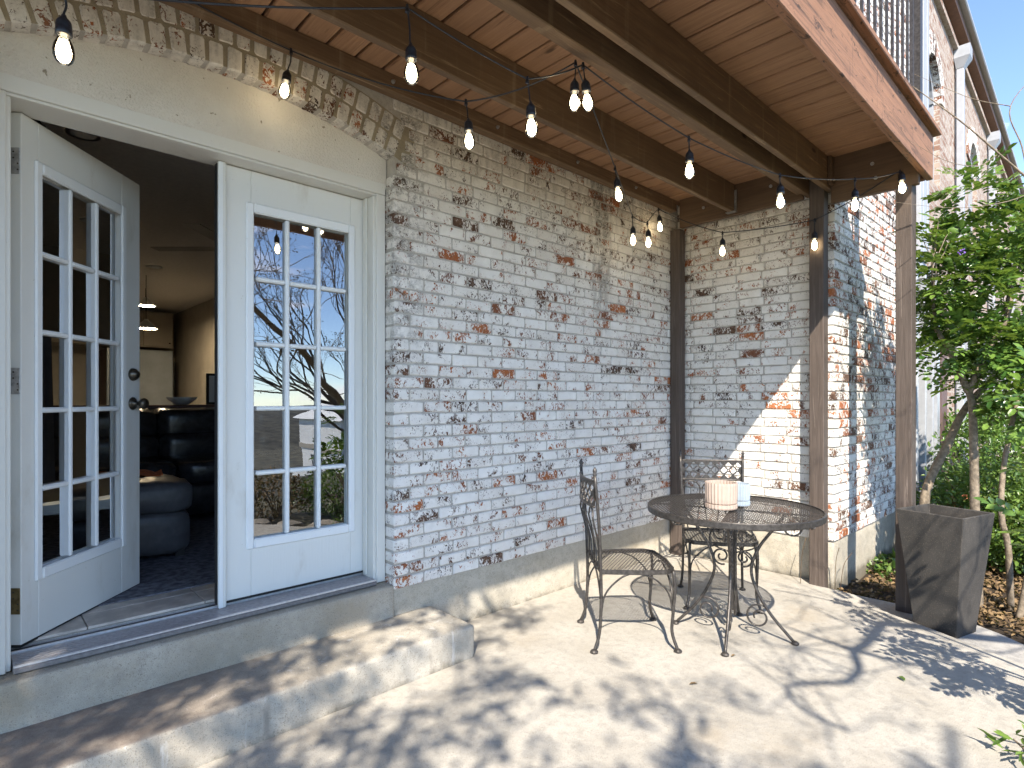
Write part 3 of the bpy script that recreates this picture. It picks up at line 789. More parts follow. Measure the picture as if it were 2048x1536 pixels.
MB().box(-1.1, 2.7, 3.62, 3.75, ZF, 1.235).build('panel', M['iwall'], ct); MB().box(-1.1, 2.72, 3.5, 3.95, 1.236, 1.275, .005).build('counter_top', M['dkbrown'], ct)
bw = MB().lathe([(.05, 0), (.06, .005), (.12, .05), (.135, .075), (.125, .075), (.11, .05), (.0, .02)], 20, (1.57, 3.72, 1.275)); tag(bw.build('bowl', M['lite'], smooth=True), 'white bowl standing on the breakfast counter', 'bowl')
pf = thing('picture_frame', 'dark picture frame leaning at the end of the counter', 'picture frame', (1.98, 3.85, 1.275))
MB().box(1.83, 2.09, 3.85, 3.87, 1.276, 1.60, .004).build('frame', M['black'], pf); MB().box(1.855, 2.065, 3.846, 3.8495, 1.30, 1.575).build('print', M['lite'], pf)
fr = thing('refrigerator', 'stainless steel refrigerator at the back of the kitchen', 'refrigerator', (2.1, 8.6, ZF))
MB().box(1.63, 2.55, 8.30, 8.98, ZF+.03, 2.14, .01).build('body', M['dkbrown'], fr)
for x0, x1 in ((1.63, 1.98), (1.99, 2.55)): MB().box(x0, x1, 8.24, 8.298, ZF+.05, 2.14, .008).build('door', M['fridge'], fr)
for x in (1.945, 2.025): MB().tube([(x, 8.20, 1.0), (x, 8.19, 1.1), (x, 8.19, 1.75), (x, 8.20, 1.85)], .014, 8).build('handle', M['black'], fr)
cb = thing('kitchen_cabinet', 'cream wall cabinets above the refrigerator', 'cabinet', (1.8, 8.8, 2.2))
MB().box(.4, 2.6, 8.45, 8.99, 2.20, 2.80, .004).build('body', M['cab'], cb)
for i in range(5):
    x0 = .42+.436*i; o = MB().box(x0, x0+.425, 8.43, 8.449, 2.22, 2.78, .004).build('door', M['cab'], cb)
    MB().lathe([(.012, 0), (.016, .02), (0, .022)], 8, (x0+(.38 if i % 2 == 0 else .04), 8.425, 2.27)).build('knob', M['black'], o, world=False, loc=Vector(-cb.location)-Vector(o.location))
for i, (x, y, z) in enumerate(((1.638, 5.6, 2.20), (1.83, 6.6, 2.62))):
    pl = thing('pendant_lamp', ('white dome pendant lamp hanging lower over the kitchen counter', 'smaller white pendant lamp hanging higher, farther into the kitchen')[i], 'lamp', (x, y, 2.865), group='kitchen pendant lamps')
    MB().tube([(x, y, 2.864), (x, y, z+.1)], .004, 6).build('cord', M['black'], pl)
    MB().lathe([(.02, .12), (.03, .10), (.06, .07), (.12, .02), (.13, 0), (.125, 0), (.115, .02), (.05, .07), (0, .09)], 20, (x, y, z)).build('shade', M['lite'], pl, smooth=True)
    MB().lathe([(.0, .0), (.105, .004), (.10, .02), (0, .03)], 20, (x, y, z+.001)).build('bulb', M['lamp_in'], pl)
for i, (x, y) in enumerate(((.505, 1.45), (.80, 3.40), (1.0, 3.75), (1.6, 5.0))):  # the last light is added, out of sight, to brighten the kitchen
    rc_ = thing('recessed_light', ('lit recessed ceiling light just inside the door head', 'lit recessed ceiling light seen through the open door, nearer one', 'lit recessed ceiling light seen through the open door, farther one', 'added unseen ceiling light that brightens the kitchen')[i], 'light', (x, y, 2.865), group='recessed ceiling lights')
    MB().lathe([(.085, -.002), (.085, .004), (.065, .004), (.062, -.006), (.085, -.006)], 24, (x, y, 2.86)).build('ring', M['lite'], rc_)
    MB().lathe([(0, 0), (.062, 0), (.062, .003), (0, .003)], 24, (x, y, 2.8585)).build('lens', M['lamp_in'], rc_)
FX, FY, FZ = 1.55, 2.07, 2.50
fn = thing('ceiling_fan', 'pale ceiling fan with thin blades inside the house', 'fan', (FX, FY, 2.865))
MB().tube([(FX, FY, 2.864), (FX, FY, FZ+.06)], .012, 8).build('rod', M['lite'], fn); MB().lathe([(.02, 0), (.07, .01), (.08, .04), (.05, .09), (0, .10)], 16, (FX, FY, FZ-.03)).build('motor', M['lite'], fn)
for i in range(4):
    a = R(136.5)+2*math.pi*i/4; MB().bar((FX+.09*math.cos(a), FY+.09*math.sin(a), FZ), (FX+.64*math.cos(a), FY+.64*math.sin(a), FZ), .11, .007).build('blade', M['cab'], fn)
cu = MB(); n = 40; vs = []
for i in range(n+1):
    xx = -.25 + .62*i/n; yy = .98 + .035*math.sin(i*1.15) + .25*(i/n)
    vs += [(xx, yy, ZF+.02), (xx-.05*(i/n), yy, 2.78)]
cu.add(vs, [(2*i, 2*i+2, 2*i+3, 2*i+1) for i in range(n)])
tag(cu.build('curtain', M['curtain'], smooth=True), 'charcoal curtain hanging behind the open door', 'curtain')
# ================================================================== IRON TABLE AND CHAIRS
def clip_seg(poly, p, q):
    """part of the segment p-q inside a convex polygon"""
    t0, t1 = 0.0, 1.0; dx, dy = q[0]-p[0], q[1]-p[1]; n = len(poly)
    for i in range(n):
        a, b = poly[i], poly[(i+1) % n]; nx, ny = -(b[1]-a[1]), b[0]-a[0]
        num = nx*(p[0]-a[0]) + ny*(p[1]-a[1]); den = nx*dx + ny*dy
        if abs(den) < 1e-12:
            if num < 0: return None
        else:
            t = -num/den
            if den > 0: t0 = max(t0, t)
            else: t1 = min(t1, t)
    if t1 - t0 < 1e-4: return None
    return (p[0]+dx*t0, p[1]+dy*t0), (p[0]+dx*t1, p[1]+dy*t1)
def lattice(mb, poly, z, pitch, wd, h, ang=(58, -58), dz=.0012):
    ext = 1.2
    for k, a in enumerate(ang):
        c, s_ = math.cos(R(a)), math.sin(R(a)); m = int(ext/pitch)
        for i in range(-m, m+1):
            ox, oy = -s_*i*pitch, c*i*pitch
            sg = clip_seg(poly, (ox-c*ext, oy-s_*ext), (ox+c*ext, oy+s_*ext))
            if sg: mb.bar((*sg[0], z+(dz if k else -dz)), (*sg[1], z+(dz if k else -dz)), wd, h)
def spiral(mb, org, ud, c, r0, r1, a0, turns, rad=.0055, n=26, seg=6, lead=None):
    """scroll in the vertical plane through org along direction ud; c=(r,z)"""
    pts = []
    for i in range(n+1):
        t = i/n; a = a0 + turns*2*math.pi*t; r = r0 + (r1-r0)*t
        rr, zz = c[0]+r*math.cos(a), c[1]+r*math.sin(a); pts.append((org[0]+ud[0]*rr, org[1]+ud[1]*rr, zz))
    if lead: pts = [(org[0]+ud[0]*l[0], org[1]+ud[1]*l[0], l[1]) for l in lead] + pts
    mb.tube(pts, rad, seg)
def smooth_path(pts, n=8):
    P = [Vector(p) for p in pts]; P = [P[0]*2-P[1]] + P + [P[-1]*2-P[-2]]; out = []
    for i in range(1, len(P)-2):
        for k in range(n):
            t = k/n; a, b, c, d = P[i-1], P[i], P[i+1], P[i+2]
            out.append(.5*((2*b)+(c-a)*t+(2*a-5*b+4*c-d)*t*t+(3*b-a-3*c+d)*t**3))
    out.append(P[-2]); return out

TC = (3.16, -1.162); TR = .467
tb_ = thing('patio_table', 'round black iron mesh patio table with scrolled legs', 'table', (TC[0], TC[1], 0))
circ = [(TR*.992*math.cos(2*math.pi*i/48), TR*.992*math.sin(2*math.pi*i/48)) for i in range(48)]
mm = MB(); lattice(mm, circ, .713, .0175, .0062, .0014, (19+27, 19-27), .0003); stuff(mm.build('mesh_top', M['iron'], tb_, world=False))
MB().lathe([(TR-.006, .685), (TR, .685), (TR+.002, .690), (TR+.002, .716), (TR-.001, .720), (TR-.008, .720), (TR-.008, .715), (TR-.006, .712), (TR-.006, .685)], 64).build('rim', M['iron'], tb_, world=False, smooth=False)
hub = MB().lathe([(.022, .70), (.030, .70), (.030, .719), (.022, .719), (.022, .70)], 20).build('umbrella_ring', M['iron'], tb_, world=False)
under = MB()
for a in (19, 109): under.bar((TR*math.cos(R(a)), TR*math.sin(R(a)), .703), (-TR*math.cos(R(a)), -TR*math.sin(R(a)), .703), .02, .006)
under.build('cross_bar', M['iron'], tb_, world=False)
for k, a in enumerate((199, 289, 109, 19)):
    ud = (math.cos(R(a)), math.sin(R(a)))
    L = lambda r, z: (ud[0]*r, ud[1]*r, z)
    m = MB(); m.tube(smooth_path([L(.27, .70), L(.215, .62), L(.135, .50), L(.098, .38), L(.125, .27), L(.20, .14), L(.315, .010)], 6), .0085, 8)
    o = m.build('leg', M['iron'], tb_, world=False, smooth=True)
    f_ = MB().lathe([(.012, .0), (.020, .003), (.021, .009), (.015, .016), (.008, .020)], 12); fo_ = f_.build('foot_pad', M['iron'], o, world=False); fo_.location = (ud[0]*.318, ud[1]*.318, 0)
    org = (0, 0)
    sc1 = MB(); spiral(sc1, org, ud, (.062, .565), .052, .012, R(120), -1.45); sc1.build('scroll', M['iron'], tb_, world=False, smooth=True)
    sc1 = MB(); spiral(sc1, org, ud, (.060, .435), .050, .012, R(250), 1.45); sc1.build('scroll', M['iron'], tb_, world=False, smooth=True)
    sc1 = MB(); spiral(sc1, org, ud, (.30, .63), .058, .014, R(85), -1.4); sc1.build('scroll', M['iron'], tb_, world=False, smooth=True)
    sc1 = MB(); spiral(sc1, org, ud, (.135, .12), .070, .022, R(60), 1.4); sc1.build('scroll', M['iron'], tb_, world=False, smooth=True)
    MB().tube(smooth_path([L(.012, .62), L(.11, .575), L(.115, .50), L(.01, .46)], 5), .0045, 6).build('scroll', M['iron'], tb_, world=False, smooth=True)
    MB().tube([(ud[0]*.016, ud[1]*.016, .14), (ud[0]*.016, ud[1]*.016, .70)], .0065, 6).build('upright', M['iron'], tb_, world=False)

def quatre_panel(mb, Wd, z0, z1, x_of, th=.006, cols=7, rows=2):
    """pierced panel: quatrefoil openings in a staggered diamond lattice; y spans -Wd/2..Wd/2"""
    cw = Wd/cols; hgt = z1-z0; ch = hgt/(rows+.0); a = cw/2; b = ch/2
    NP = 24
    def ring(cy, cz, clip):
        outer = []; inner = []
        for k in range(NP):
            th_ = 2*math.pi*k/NP + math.pi/NP
            cx_, sx_ = math.cos(th_), math.sin(th_)
            rd = 1/(abs(cx_)/a + abs(sx_)/b)
            d, rho = .40, .34; ph = (th_ + math.pi/4) % (math.pi/2) - math.pi/4
            v = rho*rho - (d*math.sin(ph))**2; q = (d*math.cos(ph) + math.sqrt(v)) if v > 0 else .42
            q = min(q, .74)*min(a, b)*1.02
            q = min(q, rd*.86)
            outer.append((cy+rd*cx_, cz+rd*sx_)); inner.append((cy+q*cx_, cz+q*sx_))
        return outer, inner
    cells = []
    for r_ in range(rows):
        for c_ in range(cols): cells.append((-Wd/2+cw*(c_+.5), z0+ch*(r_+.5)))
    for r_ in range(1, rows):
        for c_ in range(1, cols): cells.append((-Wd/2+cw*c_, z0+ch*r_))
    for (cy, cz) in cells:
        o, i_ = ring(cy, cz, None); vs = []; fs = []
        for s_ in (-1, 1):
            vs += [(x_of(y)+s_*th/2, y, z) for y, z in o] + [(x_of(y)+s_*th/2, y, z) for y, z in i_]
        for k in range(NP):
            k2 = (k+1) % NP
            fs += [(k, k2, NP+k2, NP+k), (2*NP+k2, 2*NP+k, 3*NP+k, 3*NP+k2), (NP+k, NP+k2, 3*NP+k2, 3*NP+k)]
        mb.add(vs, fs)
    def tri(p):
        vs = [(x_of(y)-th/2, y, z) for y, z in p] + [(x_of(y)+th/2, y, z) for y, z in p]
        mb.add(vs, [(0, 1, 2), (5, 4, 3)])
    for c_ in range(cols+1):
        y = -Wd/2+cw*c_
        for zz, sg in ((z0, 1), (z1, -1)):
            tri([(max(-Wd/2, y-a), zz), (min(Wd/2, y+a), zz), (y, zz+sg*b)])
    for r_ in range(1, rows):
        zz = z0+ch*r_
        for yy, sg in ((-Wd/2, 1), (Wd/2, -1)): tri([(yy, zz-b), (yy, zz+b), (yy+sg*a, zz)])

def make_chair(label):
    c = thing('patio_chair', label, 'chair', group='iron patio chairs')
    ZS = .432
    out = [(-.185, -.195), (.02, -.222), (.155, -.218), (.205, -.175), (.222, 0), (.205, .175), (.155, .218), (.02, .222), (-.185, .195)]
    def band(lo, hi, ins):
        m = MB(); n = len(out)
        for i in range(n):
            p, q = out[i], out[(i+1) % n]; m.bar((*p, (lo+hi)/2), (*q, (lo+hi)/2), ins, hi-lo)
        return m
    band(ZS-.024, ZS, .009).build('seat_frame', M['iron'], c, world=False)
    m = MB(); lattice(m, out, ZS-.006, .0175, .0048, .0012, (62, -62), .0003); stuff(m.build('mesh_seat', M['iron'], c, world=False))
    xof = lambda y: -.222 - .030*(1-(y/.21)**2)
    for s_ in (-1, 1):
        m = MB(); m.tube(smooth_path([(-.225, s_*.208, .008), (-.196, s_*.200, .10), (-.186, s_*.196, .25), (-.188, s_*.196, .43), (-.198, s_*.202, .66), (-.222, s_*.210, .925)], 5), .0088, 8)
        o = m.build('back_post', M['iron'], c, world=False, smooth=True)
        MB().lathe([(.008, 0), (.013, .006), (.007, .012), (.012, .024), (.010, .034), (.003, .046), (0, .048)], 10, (-.222, s_*.210, .925)).build('finial', M['iron'], o, world=False, smooth=True)
        MB().lathe([(.012, .0), (.021, .003), (.022, .009), (.015, .016), (.008, .020)], 12, (-.225, s_*.208, 0)).build('foot_pad', M['iron'], o, world=False)
        m = MB(); m.tube(smooth_path([(.198, s_*.200, .42), (.205, s_*.205, .33), (.196, s_*.203, .20), (.190, s_*.203, .10), (.215, s_*.222, .008)], 5), .0088, 8)
        o = m.build('front_leg', M['iron'], c, world=False, smooth=True)
        MB().lathe([(.012, .0), (.021, .003), (.022, .009), (.015, .016), (.008, .020)], 12, (.215, s_*.222, 0)).build('foot_pad', M['iron'], o, world=False)
        for (pa_, pb_) in ((((.196, s_*.203, .17), (.172, s_*.205, .30), (.09, s_*.213, .385), (-.01, s_*.218, .418))), None), ((((-.189, s_*.196, .17), (-.165, s_*.198, .30), (-.09, s_*.206, .385), (-.02, s_*.214, .418))), None):
            MB().tube(smooth_path(pa_, 6), .005, 6).build('brace', M['iron'], c, world=False, smooth=True)
        for xx in (.196, -.189):
            MB().tube(smooth_path([(xx, s_*.200, .17), (xx, s_*.185, .30), (xx, s_*.10, .385), (xx, s_*.01, .415)], 6), .005, 6).build('brace', M['iron'], c, world=False, smooth=True)
    m = MB(); quatre_panel(m, .412, .765, .895, xof); m.build('back_panel', M['iron'], c, world=False)
    for z in (.763, .897):
        MB().tube([(xof(y)+.0, y, z) for y in [-.208+.416*i/12 for i in range(13)]], .006, 6).build('back_rail', M['iron'], c, world=False, smooth=True)
    for k in (-1, 0, 1):
        y0 = k*.134; pts = []
        pts.append((-.19, y0-.028, ZS-.005)); pts.append((-.198, y0-.045, .56))
        for i in range(11):
            a = math.pi - math.pi*i/10; pts.append((xof(y0)+.012, y0+.058*math.cos(a), .69+.062*math.sin(a)))
        pts.append((-.198, y0+.045, .56)); pts.append((-.19, y0+.028, ZS-.005))
        MB().tube(smooth_path(pts, 3), .0048, 6).build('hoop', M['iron'], c, world=False, smooth=True)
    return c
ca = make_chair('black iron chair with mesh seat, side on, left of the patio table')
ca.location = (2.70, -.768, 0); ca.rotation_euler = (0, 0, R(-40.5))
cb_ = copy_tree(ca); cb_['label'] = 'black iron chair behind the patio table, its pierced back against the wall'
cb_.location = (3.63, -.83, 0); cb_.rotation_euler = (0, 0, R(-143))

def pot(name, label, c, r, h, mat):
    t = thing(name, label, 'flower pot', (c[0], c[1], .7215), group='ribbed pots on the table')
    n = 56
    MB().lathe([(r*.93, .030), (r*.97, .036), (r, .06), (r*1.01, h-.012), (r*1.0, h), (r*.93, h), (r*.92, h-.03), (r*.90, .04), (0, .035)], n, ribs=.0035).build('pot', M[mat], t, world=False)
    MB().lathe([(r*.88, 0), (r*.97, .002), (r*1.005, .008), (r*1.01, .027), (r*.97, .0285), (r*.5, .02), (0, .02)], n, ribs=.003).build('saucer', M[mat], t, world=False)
    MB().lathe([(0, h-.035), (r*.915, h-.035), (r*.915, h-.030), (0, h-.028)], 24).build('soil', M['soil'], t, world=False)
pot('flower_pot', 'larger blush ribbed ceramic pot on the iron table', (3.06, -1.143), .083, .145, 'pot_a')
pot('flower_pot', 'smaller pale blue ribbed pot behind the blush pot on the table', (3.225, -1.170), .055, .125, 'pot_b')

# ================================================================== PLANTER
pl = thing('planter', 'tall tapered dark grey square planter beside the right post', 'planter', (4.27, -1.945, -.052), R(-15.6))
def frus(r0, r1, z0, z1): return [(sx_*r, sy_*r, z) for r, z in ((r0, z0), (r1, z1)) for sx_, sy_ in ((-1,-1),(1,-1),(1,1),(-1,1))]
bm_ = MB(); o8 = frus(.112, .180, 0, .712); i8 = frus(.098, .166, .05, .712)
bm_.add(o8+i8, [(3, 2, 1, 0), (0, 1, 5, 4), (1, 2, 6, 5), (2, 3, 7, 6), (3, 0, 4, 7), (8, 9, 10, 11), (9, 8, 12, 13), (10, 9, 13, 14), (11, 10, 14, 15), (8, 11, 15, 12), (4, 5, 13, 12), (5, 6, 14, 13), (6, 7, 15, 14), (7, 4, 12, 15)])
mesh_ = bm_.mesh('body', M['planter'])
b2 = bmesh.new(); b2.from_mesh(mesh_); bmesh.ops.bevel(b2, geom=list(b2.edges), offset=.004, segments=1, affect='EDGES'); b2.to_mesh(mesh_); b2.free()
link('body', mesh_, pl, world=False)
MB().box(-.153, .153, -.153, .153, .60, .615).build('soil', M['soil'], pl, world=False)

# ================================================================== STRING LIGHTS
def sag(p, q, s_, n=10):
    p, q = Vector(p), Vector(q); out = []
    for i in range(n): t = i/n; v = p.lerp(q, t); v.z -= s_*4*t*(1-t); out.append(v)
    return out
def bulb(root, node, ctr, k):
    node = Vector(node); ctr = Vector(ctr); ax = (ctr-node); Ltot = ax.length; ax.normalize()
    ax = (ax + Vector((0, 0, -1.2))).normalized() if k % 3 else ax
    top = ctr - ax*.072
    MB().tube(smooth_path([node, node.lerp(top, .4)+Vector((.006, .004, -.004)), node.lerp(top, .75), top], 4), .0032, 6).build('drop_wire', M['socket'], root, smooth=True)
    rot = (-ax).to_track_quat('Z', 'Y').to_matrix().to_4x4(); Mx = Matrix.Translation(ctr) @ rot
    def B(nm, prof, mat, par, n=16):
        m = MB().lathe(prof, n); m.v = [tuple(Mx @ Vector(v)) for v in m.v]; return m.build(nm, M[mat], par, world=par is root, smooth=True)
    s_ = B('socket', [(.0055, .092), (.008, .084), (.014, .078), (.0185, .070), (.0195, .060), (.0195, .050), (.0205, .049), (.0205, .036), (.0195, .034), (.0165, .033), (.0, .033)], 'socket', root)
    g_ = B('bulb', [(.0125, .040), (.0130, .030), (.0175, .020), (.0240, .004), (.0265, -.012), (.0255, -.026), (.0200, -.039), (.0110, -.047), (.0, -.050)], 'bulbglass', root, 18)
    B('filament', [(.0, .026), (.008, .020), (.014, .006), (.0185, -.010), (.0175, -.026), (.010, -.038), (.0, -.042)], 'filament', g_, 10)
def strand(label, nodes, sags, bulbs):
    t = thing('string_light', label, 'string light', tuple(nodes[0]), group='string lights under the deck')
    pts = []
    for i in range(len(nodes)-1): pts += sag(nodes[i], nodes[i+1], sags[i])
    pts.append(Vector(nodes[-1]))
    MB().tube(pts, .0036, 6).build('cable', M['socket'], t, smooth=True)
    for k, (i, c) in enumerate(bulbs):
        nd = Vector(nodes[i]); MB().tube([nd+Vector((0, 0, .010)), nd-Vector((0, 0, .016))], [.005, .0085], 8).build('tap', M['socket'], t)
        bulb(t, nodes[i], c, k)
strand('upper strand of edison bulbs sagging from joist to corner post, thick near bulb at top',
       [(-.7, -.45, 2.62), (.206, -.629, 2.477), (1.114, -.98, 2.678), (1.627, -1.053, 2.598), (1.943, -1.077, 2.770), (2.548, -1.237, 2.59), (3.277, -1.377, 2.566), (3.913, -1.567, 2.659), (4.251, -1.722, 2.751), (4.41, -1.70, 2.80)],
       [.03, .02, .01, .012, .012, .012, .012, .012, .0],
       [(1, (.206, -.629, 2.315)), (2, (1.124, -.99, 2.462)), (3, (1.639, -1.064, 2.415)), (4, (1.957, -1.09, 2.618)), (5, (2.55, -1.239, 2.44)), (6, (3.279, -1.379, 2.428)), (7, (3.913, -1.567, 2.51)), (8, (4.246, -1.735, 2.655))])
strand('lower strand of edison bulbs running along the brick wall to the middle post',
       [(.30, -.09, 3.0), (1.083, -.078, 2.912), (1.639, -.651, 2.663), (1.925, -1.05, 2.785), (2.697, -.689, 2.648), (3.44, -.292, 2.626), (3.689, -.252, 2.641), (4.097, -.088, 2.873), (4.188, -.588, 2.595), (4.40, -1.172, 2.605), (4.405, -1.66, 2.80)],
       [.02, .03, .03, .0, .0, .012, -.01, .02, .012, .015],
       [(1, (1.052, -.085, 2.725)), (2, (1.649, -.661, 2.495)), (3, (1.915, -1.052, 2.617)), (4, (2.711, -.703, 2.5)), (5, (3.443, -.295, 2.463)), (6, (3.694, -.257, 2.5)), (7, (4.106, -.096, 2.735)), (8, (4.188, -.588, 2.462)), (9, (4.385, -1.176, 2.431))])
# ================================================================== NEIGHBOURING FACADE
FA = R(-0.0); nb = thing('terrace_house', 'long brick terrace receding to the right, arched windows and white downspouts', 'building', (XE, YOUT, 0), R(1.6))
def nbox(nm, x0, x1, y0, y1, z0, z1, mat, par=nb, b=.0): return MB().box(x0, x1, y0, y1, z0, z1, b).build(nm, M[mat], par, world=False)
# openings in local x: (x0, x1, z0, zspring, rise)
op = [(.50, 1.35, 3.75, 4.75, .38), (3.6, 4.5, 3.75, 4.75, .38), (6.6, 7.5, 3.75, 4.75, .38), (10.2, 11.1, 3.75, 4.75, .38)]
low = [(.02, .92, .12, 2.75), (2.7, 3.5, .3, 2.5), (5.2, 6.0, .3, 2.5), (8.0, 8.9, .3, 2.5)]
cuts = sorted(set([0.0, 26.0] + [v for o in op for v in o[:2]] + [v for o in low for v in o[:2]]))
wb = MB()
for a, b in zip(cuts[:-1], cuts[1:]):
    mid = (a+b)/2; sp = [(-.2, 6.05)]
    for (x0, x1, z0, zs, rs) in op:
        if x0 <= mid <= x1: sp = [s2 for s_ in sp for s2 in ((s_[0], z0), (zs+rs+.02, s_[1]))]
    for (x0, x1, z0, z1) in low:
        if x0 <= mid <= x1: sp = [s2 for s_ in sp for s2 in (((s_[0], z0), (z1, s_[1])) if s_[0] < z0 else (s_,))]
    for (za, zb) in sp:
        if zb > za: wb.box(a, b, 0, .25, za, zb)
wb.build('wall', M['farbrick'], nb, world=False)
nbox('inner_wall', .0, 26, .32, .36, -.2, 6.0, 'iwall')
for (x0, x1, z0, zs, rs) in op:
    w_ = x1-x0; Rr = (w_*w_/4+rs*rs)/(2*rs); cz = zs+rs-Rr; cx = (x0+x1)/2; ha = math.asin(w_/2/Rr); K = 14
    fr_ = MB(); gl = []; hd = MB()
    for i in range(K):
        a0, a1 = -ha+2*ha*i/K, -ha+2*ha*(i+1)/K; vs = []; v2 = []
        for a in (a0, a1):
            for rr_ in (Rr-.09, Rr):
                for y in (.05, .13): vs.append((cx+rr_*math.sin(a), y, cz+rr_*math.cos(a)))
            for rr_ in (Rr-.005, Rr+.22):
                for y in (-.02, .06): v2.append((cx+rr_*math.sin(a), y, cz+rr_*math.cos(a)))
        fs = [(0, 4, 6, 2), (1, 3, 7, 5), (0, 1, 5, 4), (2, 6, 7, 3)]
        fr_.add(vs, fs)
        v2 = [tuple(Vector(v)+(Vector(v2[j ^ 4])-Vector(v))*.03) for j, v in enumerate(v2)]
        MB().add(v2, fs+[(0, 2, 3, 1), (4, 5, 7, 6)]).build('arch_brick', M['brick_out'], nb, world=False)
        # masonry between arch head and the flat course above
        xa, xb = cx+Rr*math.sin(a0), cx+Rr*math.sin(a1); zA, zB = cz+Rr*math.cos(a0), cz+Rr*math.cos(a1); zt = zs+rs+.021
        hd.add([(xa, .001, zA), (xb, .001, zB), (xb, .001, zt), (xa, .001, zt)], [(0, 1, 2, 3)])
    hd.build('spandrel', M['farbrick'], nb, world=False)
    for (a, b, c_, d_) in ((x0, x0+.07, z0, zs+.06), (x1-.07, x1, z0, zs+.06), (x0, x1, z0, z0+.07), (x0, x1, (z0+zs)/2-.03, (z0+zs)/2+.03), (cx-.03, cx+.03, z0, zs+rs)):
        fr_.box(a, b, .055, .125, c_, d_)
    wn_ = fr_.build('window', M['offwhite'], nb, world=False)
    MB().add([(x0, .10, z0), (x1, .10, z0), (x1, .10, zs+rs), (x0, .10, zs+rs)], [(0, 1, 2, 3)]).build('pane', M['darkglass'], wn_, world=False)
for (x0, x1, z0, z1) in low:
    fr_ = MB()
    for a, b in ((x0, x0+.07), (x1-.07, x1), ((x0+x1)/2-.03, (x0+x1)/2+.03)): fr_.box(a, b, -.015, .10, z0, z1, .004)
    for a, b in ((z0, z0+.07), (z1-.07, z1)): fr_.box(x0+.071, x1-.071, -.008, .10, a, b, .004)
    wn_ = fr_.build('window', M['offwhite'], nb, world=False)
    MB().add([(x0, .06, z0), (x1, .06, z0), (x1, .06, z1), (x0, .06, z1)], [(0, 1, 2, 3)]).build('pane', M['darkglass'], wn_, world=False)
nbox('shutter', 1.12, 1.50, -.05, -.005, .1, 2.6, 'dkbrown'); nbox('panel', .94, 1.10, -.04, -.005, .1, 2.7, 'offwhite')
# white corner trim boards above the first window
for k in range(4): nbox('trim_board', .03+.10*k, .11+.10*k, -.045-.006*(k % 2), -.004, 2.78, 6.0, 'offwhite', b=.004)
def downspout(x, zt=5.55):
    d_ = nbox('downspout', x, x+.10, -.10, -.02, .15, zt, 'offwhite', b=.008)
    m = MB(); m.add([(x-.05, -.17, zt+.26), (x+.15, -.17, zt+.26), (x+.15, -.004, zt+.26), (x-.05, -.004, zt+.26), (x-.05, -.17, zt+.12), (x+.15, -.17, zt+.12), (x+.15, -.004, zt+.12), (x-.05, -.004, zt+.12), (x, -.10, zt), (x+.10, -.10, zt), (x+.10, -.02, zt), (x, -.02, zt)],
        [(0, 1, 2, 3), (0, 4, 5, 1), (1, 5, 6, 2), (2, 6, 7, 3), (3, 7, 4, 0), (4, 8, 9, 5), (5, 9, 10, 6), (6, 10, 11, 7), (7, 11, 8, 4)])
    m.build('conductor_head', M['offwhite'], d_, world=False)
for x in (2.35, 5.7, 9.4, 14.0): downspout(x)
nbox('cornice', -2.6, 26, -.10, .25, 6.06, 6.16, 'gutter'); nbox('cornice', -2.6, 26, -.05, -.001, 5.78, 5.84, 'farbrick'); nbox('gutter', -2.6, 26, -.17, .3, 6.165, 6.22, 'offwhite', b=.01)
nbox('roof', -2.6, 26, -.05, 5.0, 6.225, 6.35, 'dkbrown')

# ================================================================== PLANTS
def leafmesh(name, P, mat, rn=None):
    """P: array (n,6,3) of leaf outlines: base, left1, left2, tip, right2, right1 -> two quads"""
    n = len(P); me = bpy.data.meshes.new(name)
    V = P.reshape(-1, 3); idx = np.arange(n)[:, None]*6
    F = np.concatenate([idx+np.array([[0, 1, 2, 3]]), idx+np.array([[0, 3, 4, 5]])], 1).reshape(-1)
    me.vertices.add(len(V)); me.vertices.foreach_set('co', V.astype(np.float32).ravel())
    me.loops.add(len(F)); me.loops.foreach_set('vertex_index', F.astype(np.int32))
    me.polygons.add(2*n); me.polygons.foreach_set('loop_start', np.arange(0, 8*n, 4, dtype=np.int32)); me.polygons.foreach_set('loop_total', np.full(2*n, 4, dtype=np.int32))
    me.update(calc_edges=True); me.validate(); me.materials.append(mat)
    a = me.attributes.new('lrnd', 'FLOAT', 'FACE'); r = np.repeat(np.random.rand(n) if rn is None else rn, 2); a.data.foreach_set('value', r.astype(np.float32))
    return me
def leaves(pos, dirs, nrm, L, Wd, fold=.25):
    """arrays -> (n,6,3)"""
    d = dirs/np.linalg.norm(dirs, axis=1, keepdims=True)
    s_ = np.cross(d, nrm); s_ /= np.linalg.norm(s_, axis=1, keepdims=True)+1e-9; u = np.cross(s_, d)
    L = np.asarray(L).reshape(-1, 1); Wd = np.asarray(Wd).reshape(-1, 1)
    P = np.stack([pos, pos+d*L*.3+s_*Wd*.46+u*Wd*fold, pos+d*L*.72+s_*Wd*.42+u*Wd*fold*.8, pos+d*L-u*L*.04, pos+d*L*.72-s_*Wd*.42+u*Wd*fold*.8, pos+d*L*.3-s_*Wd*.46+u*Wd*fold], 1)
    return P
def rdir(n, zb=0.0):
    v = np.random.normal(size=(n, 3)); v[:, 2] += zb; return v/np.linalg.norm(v, axis=1, keepdims=True)
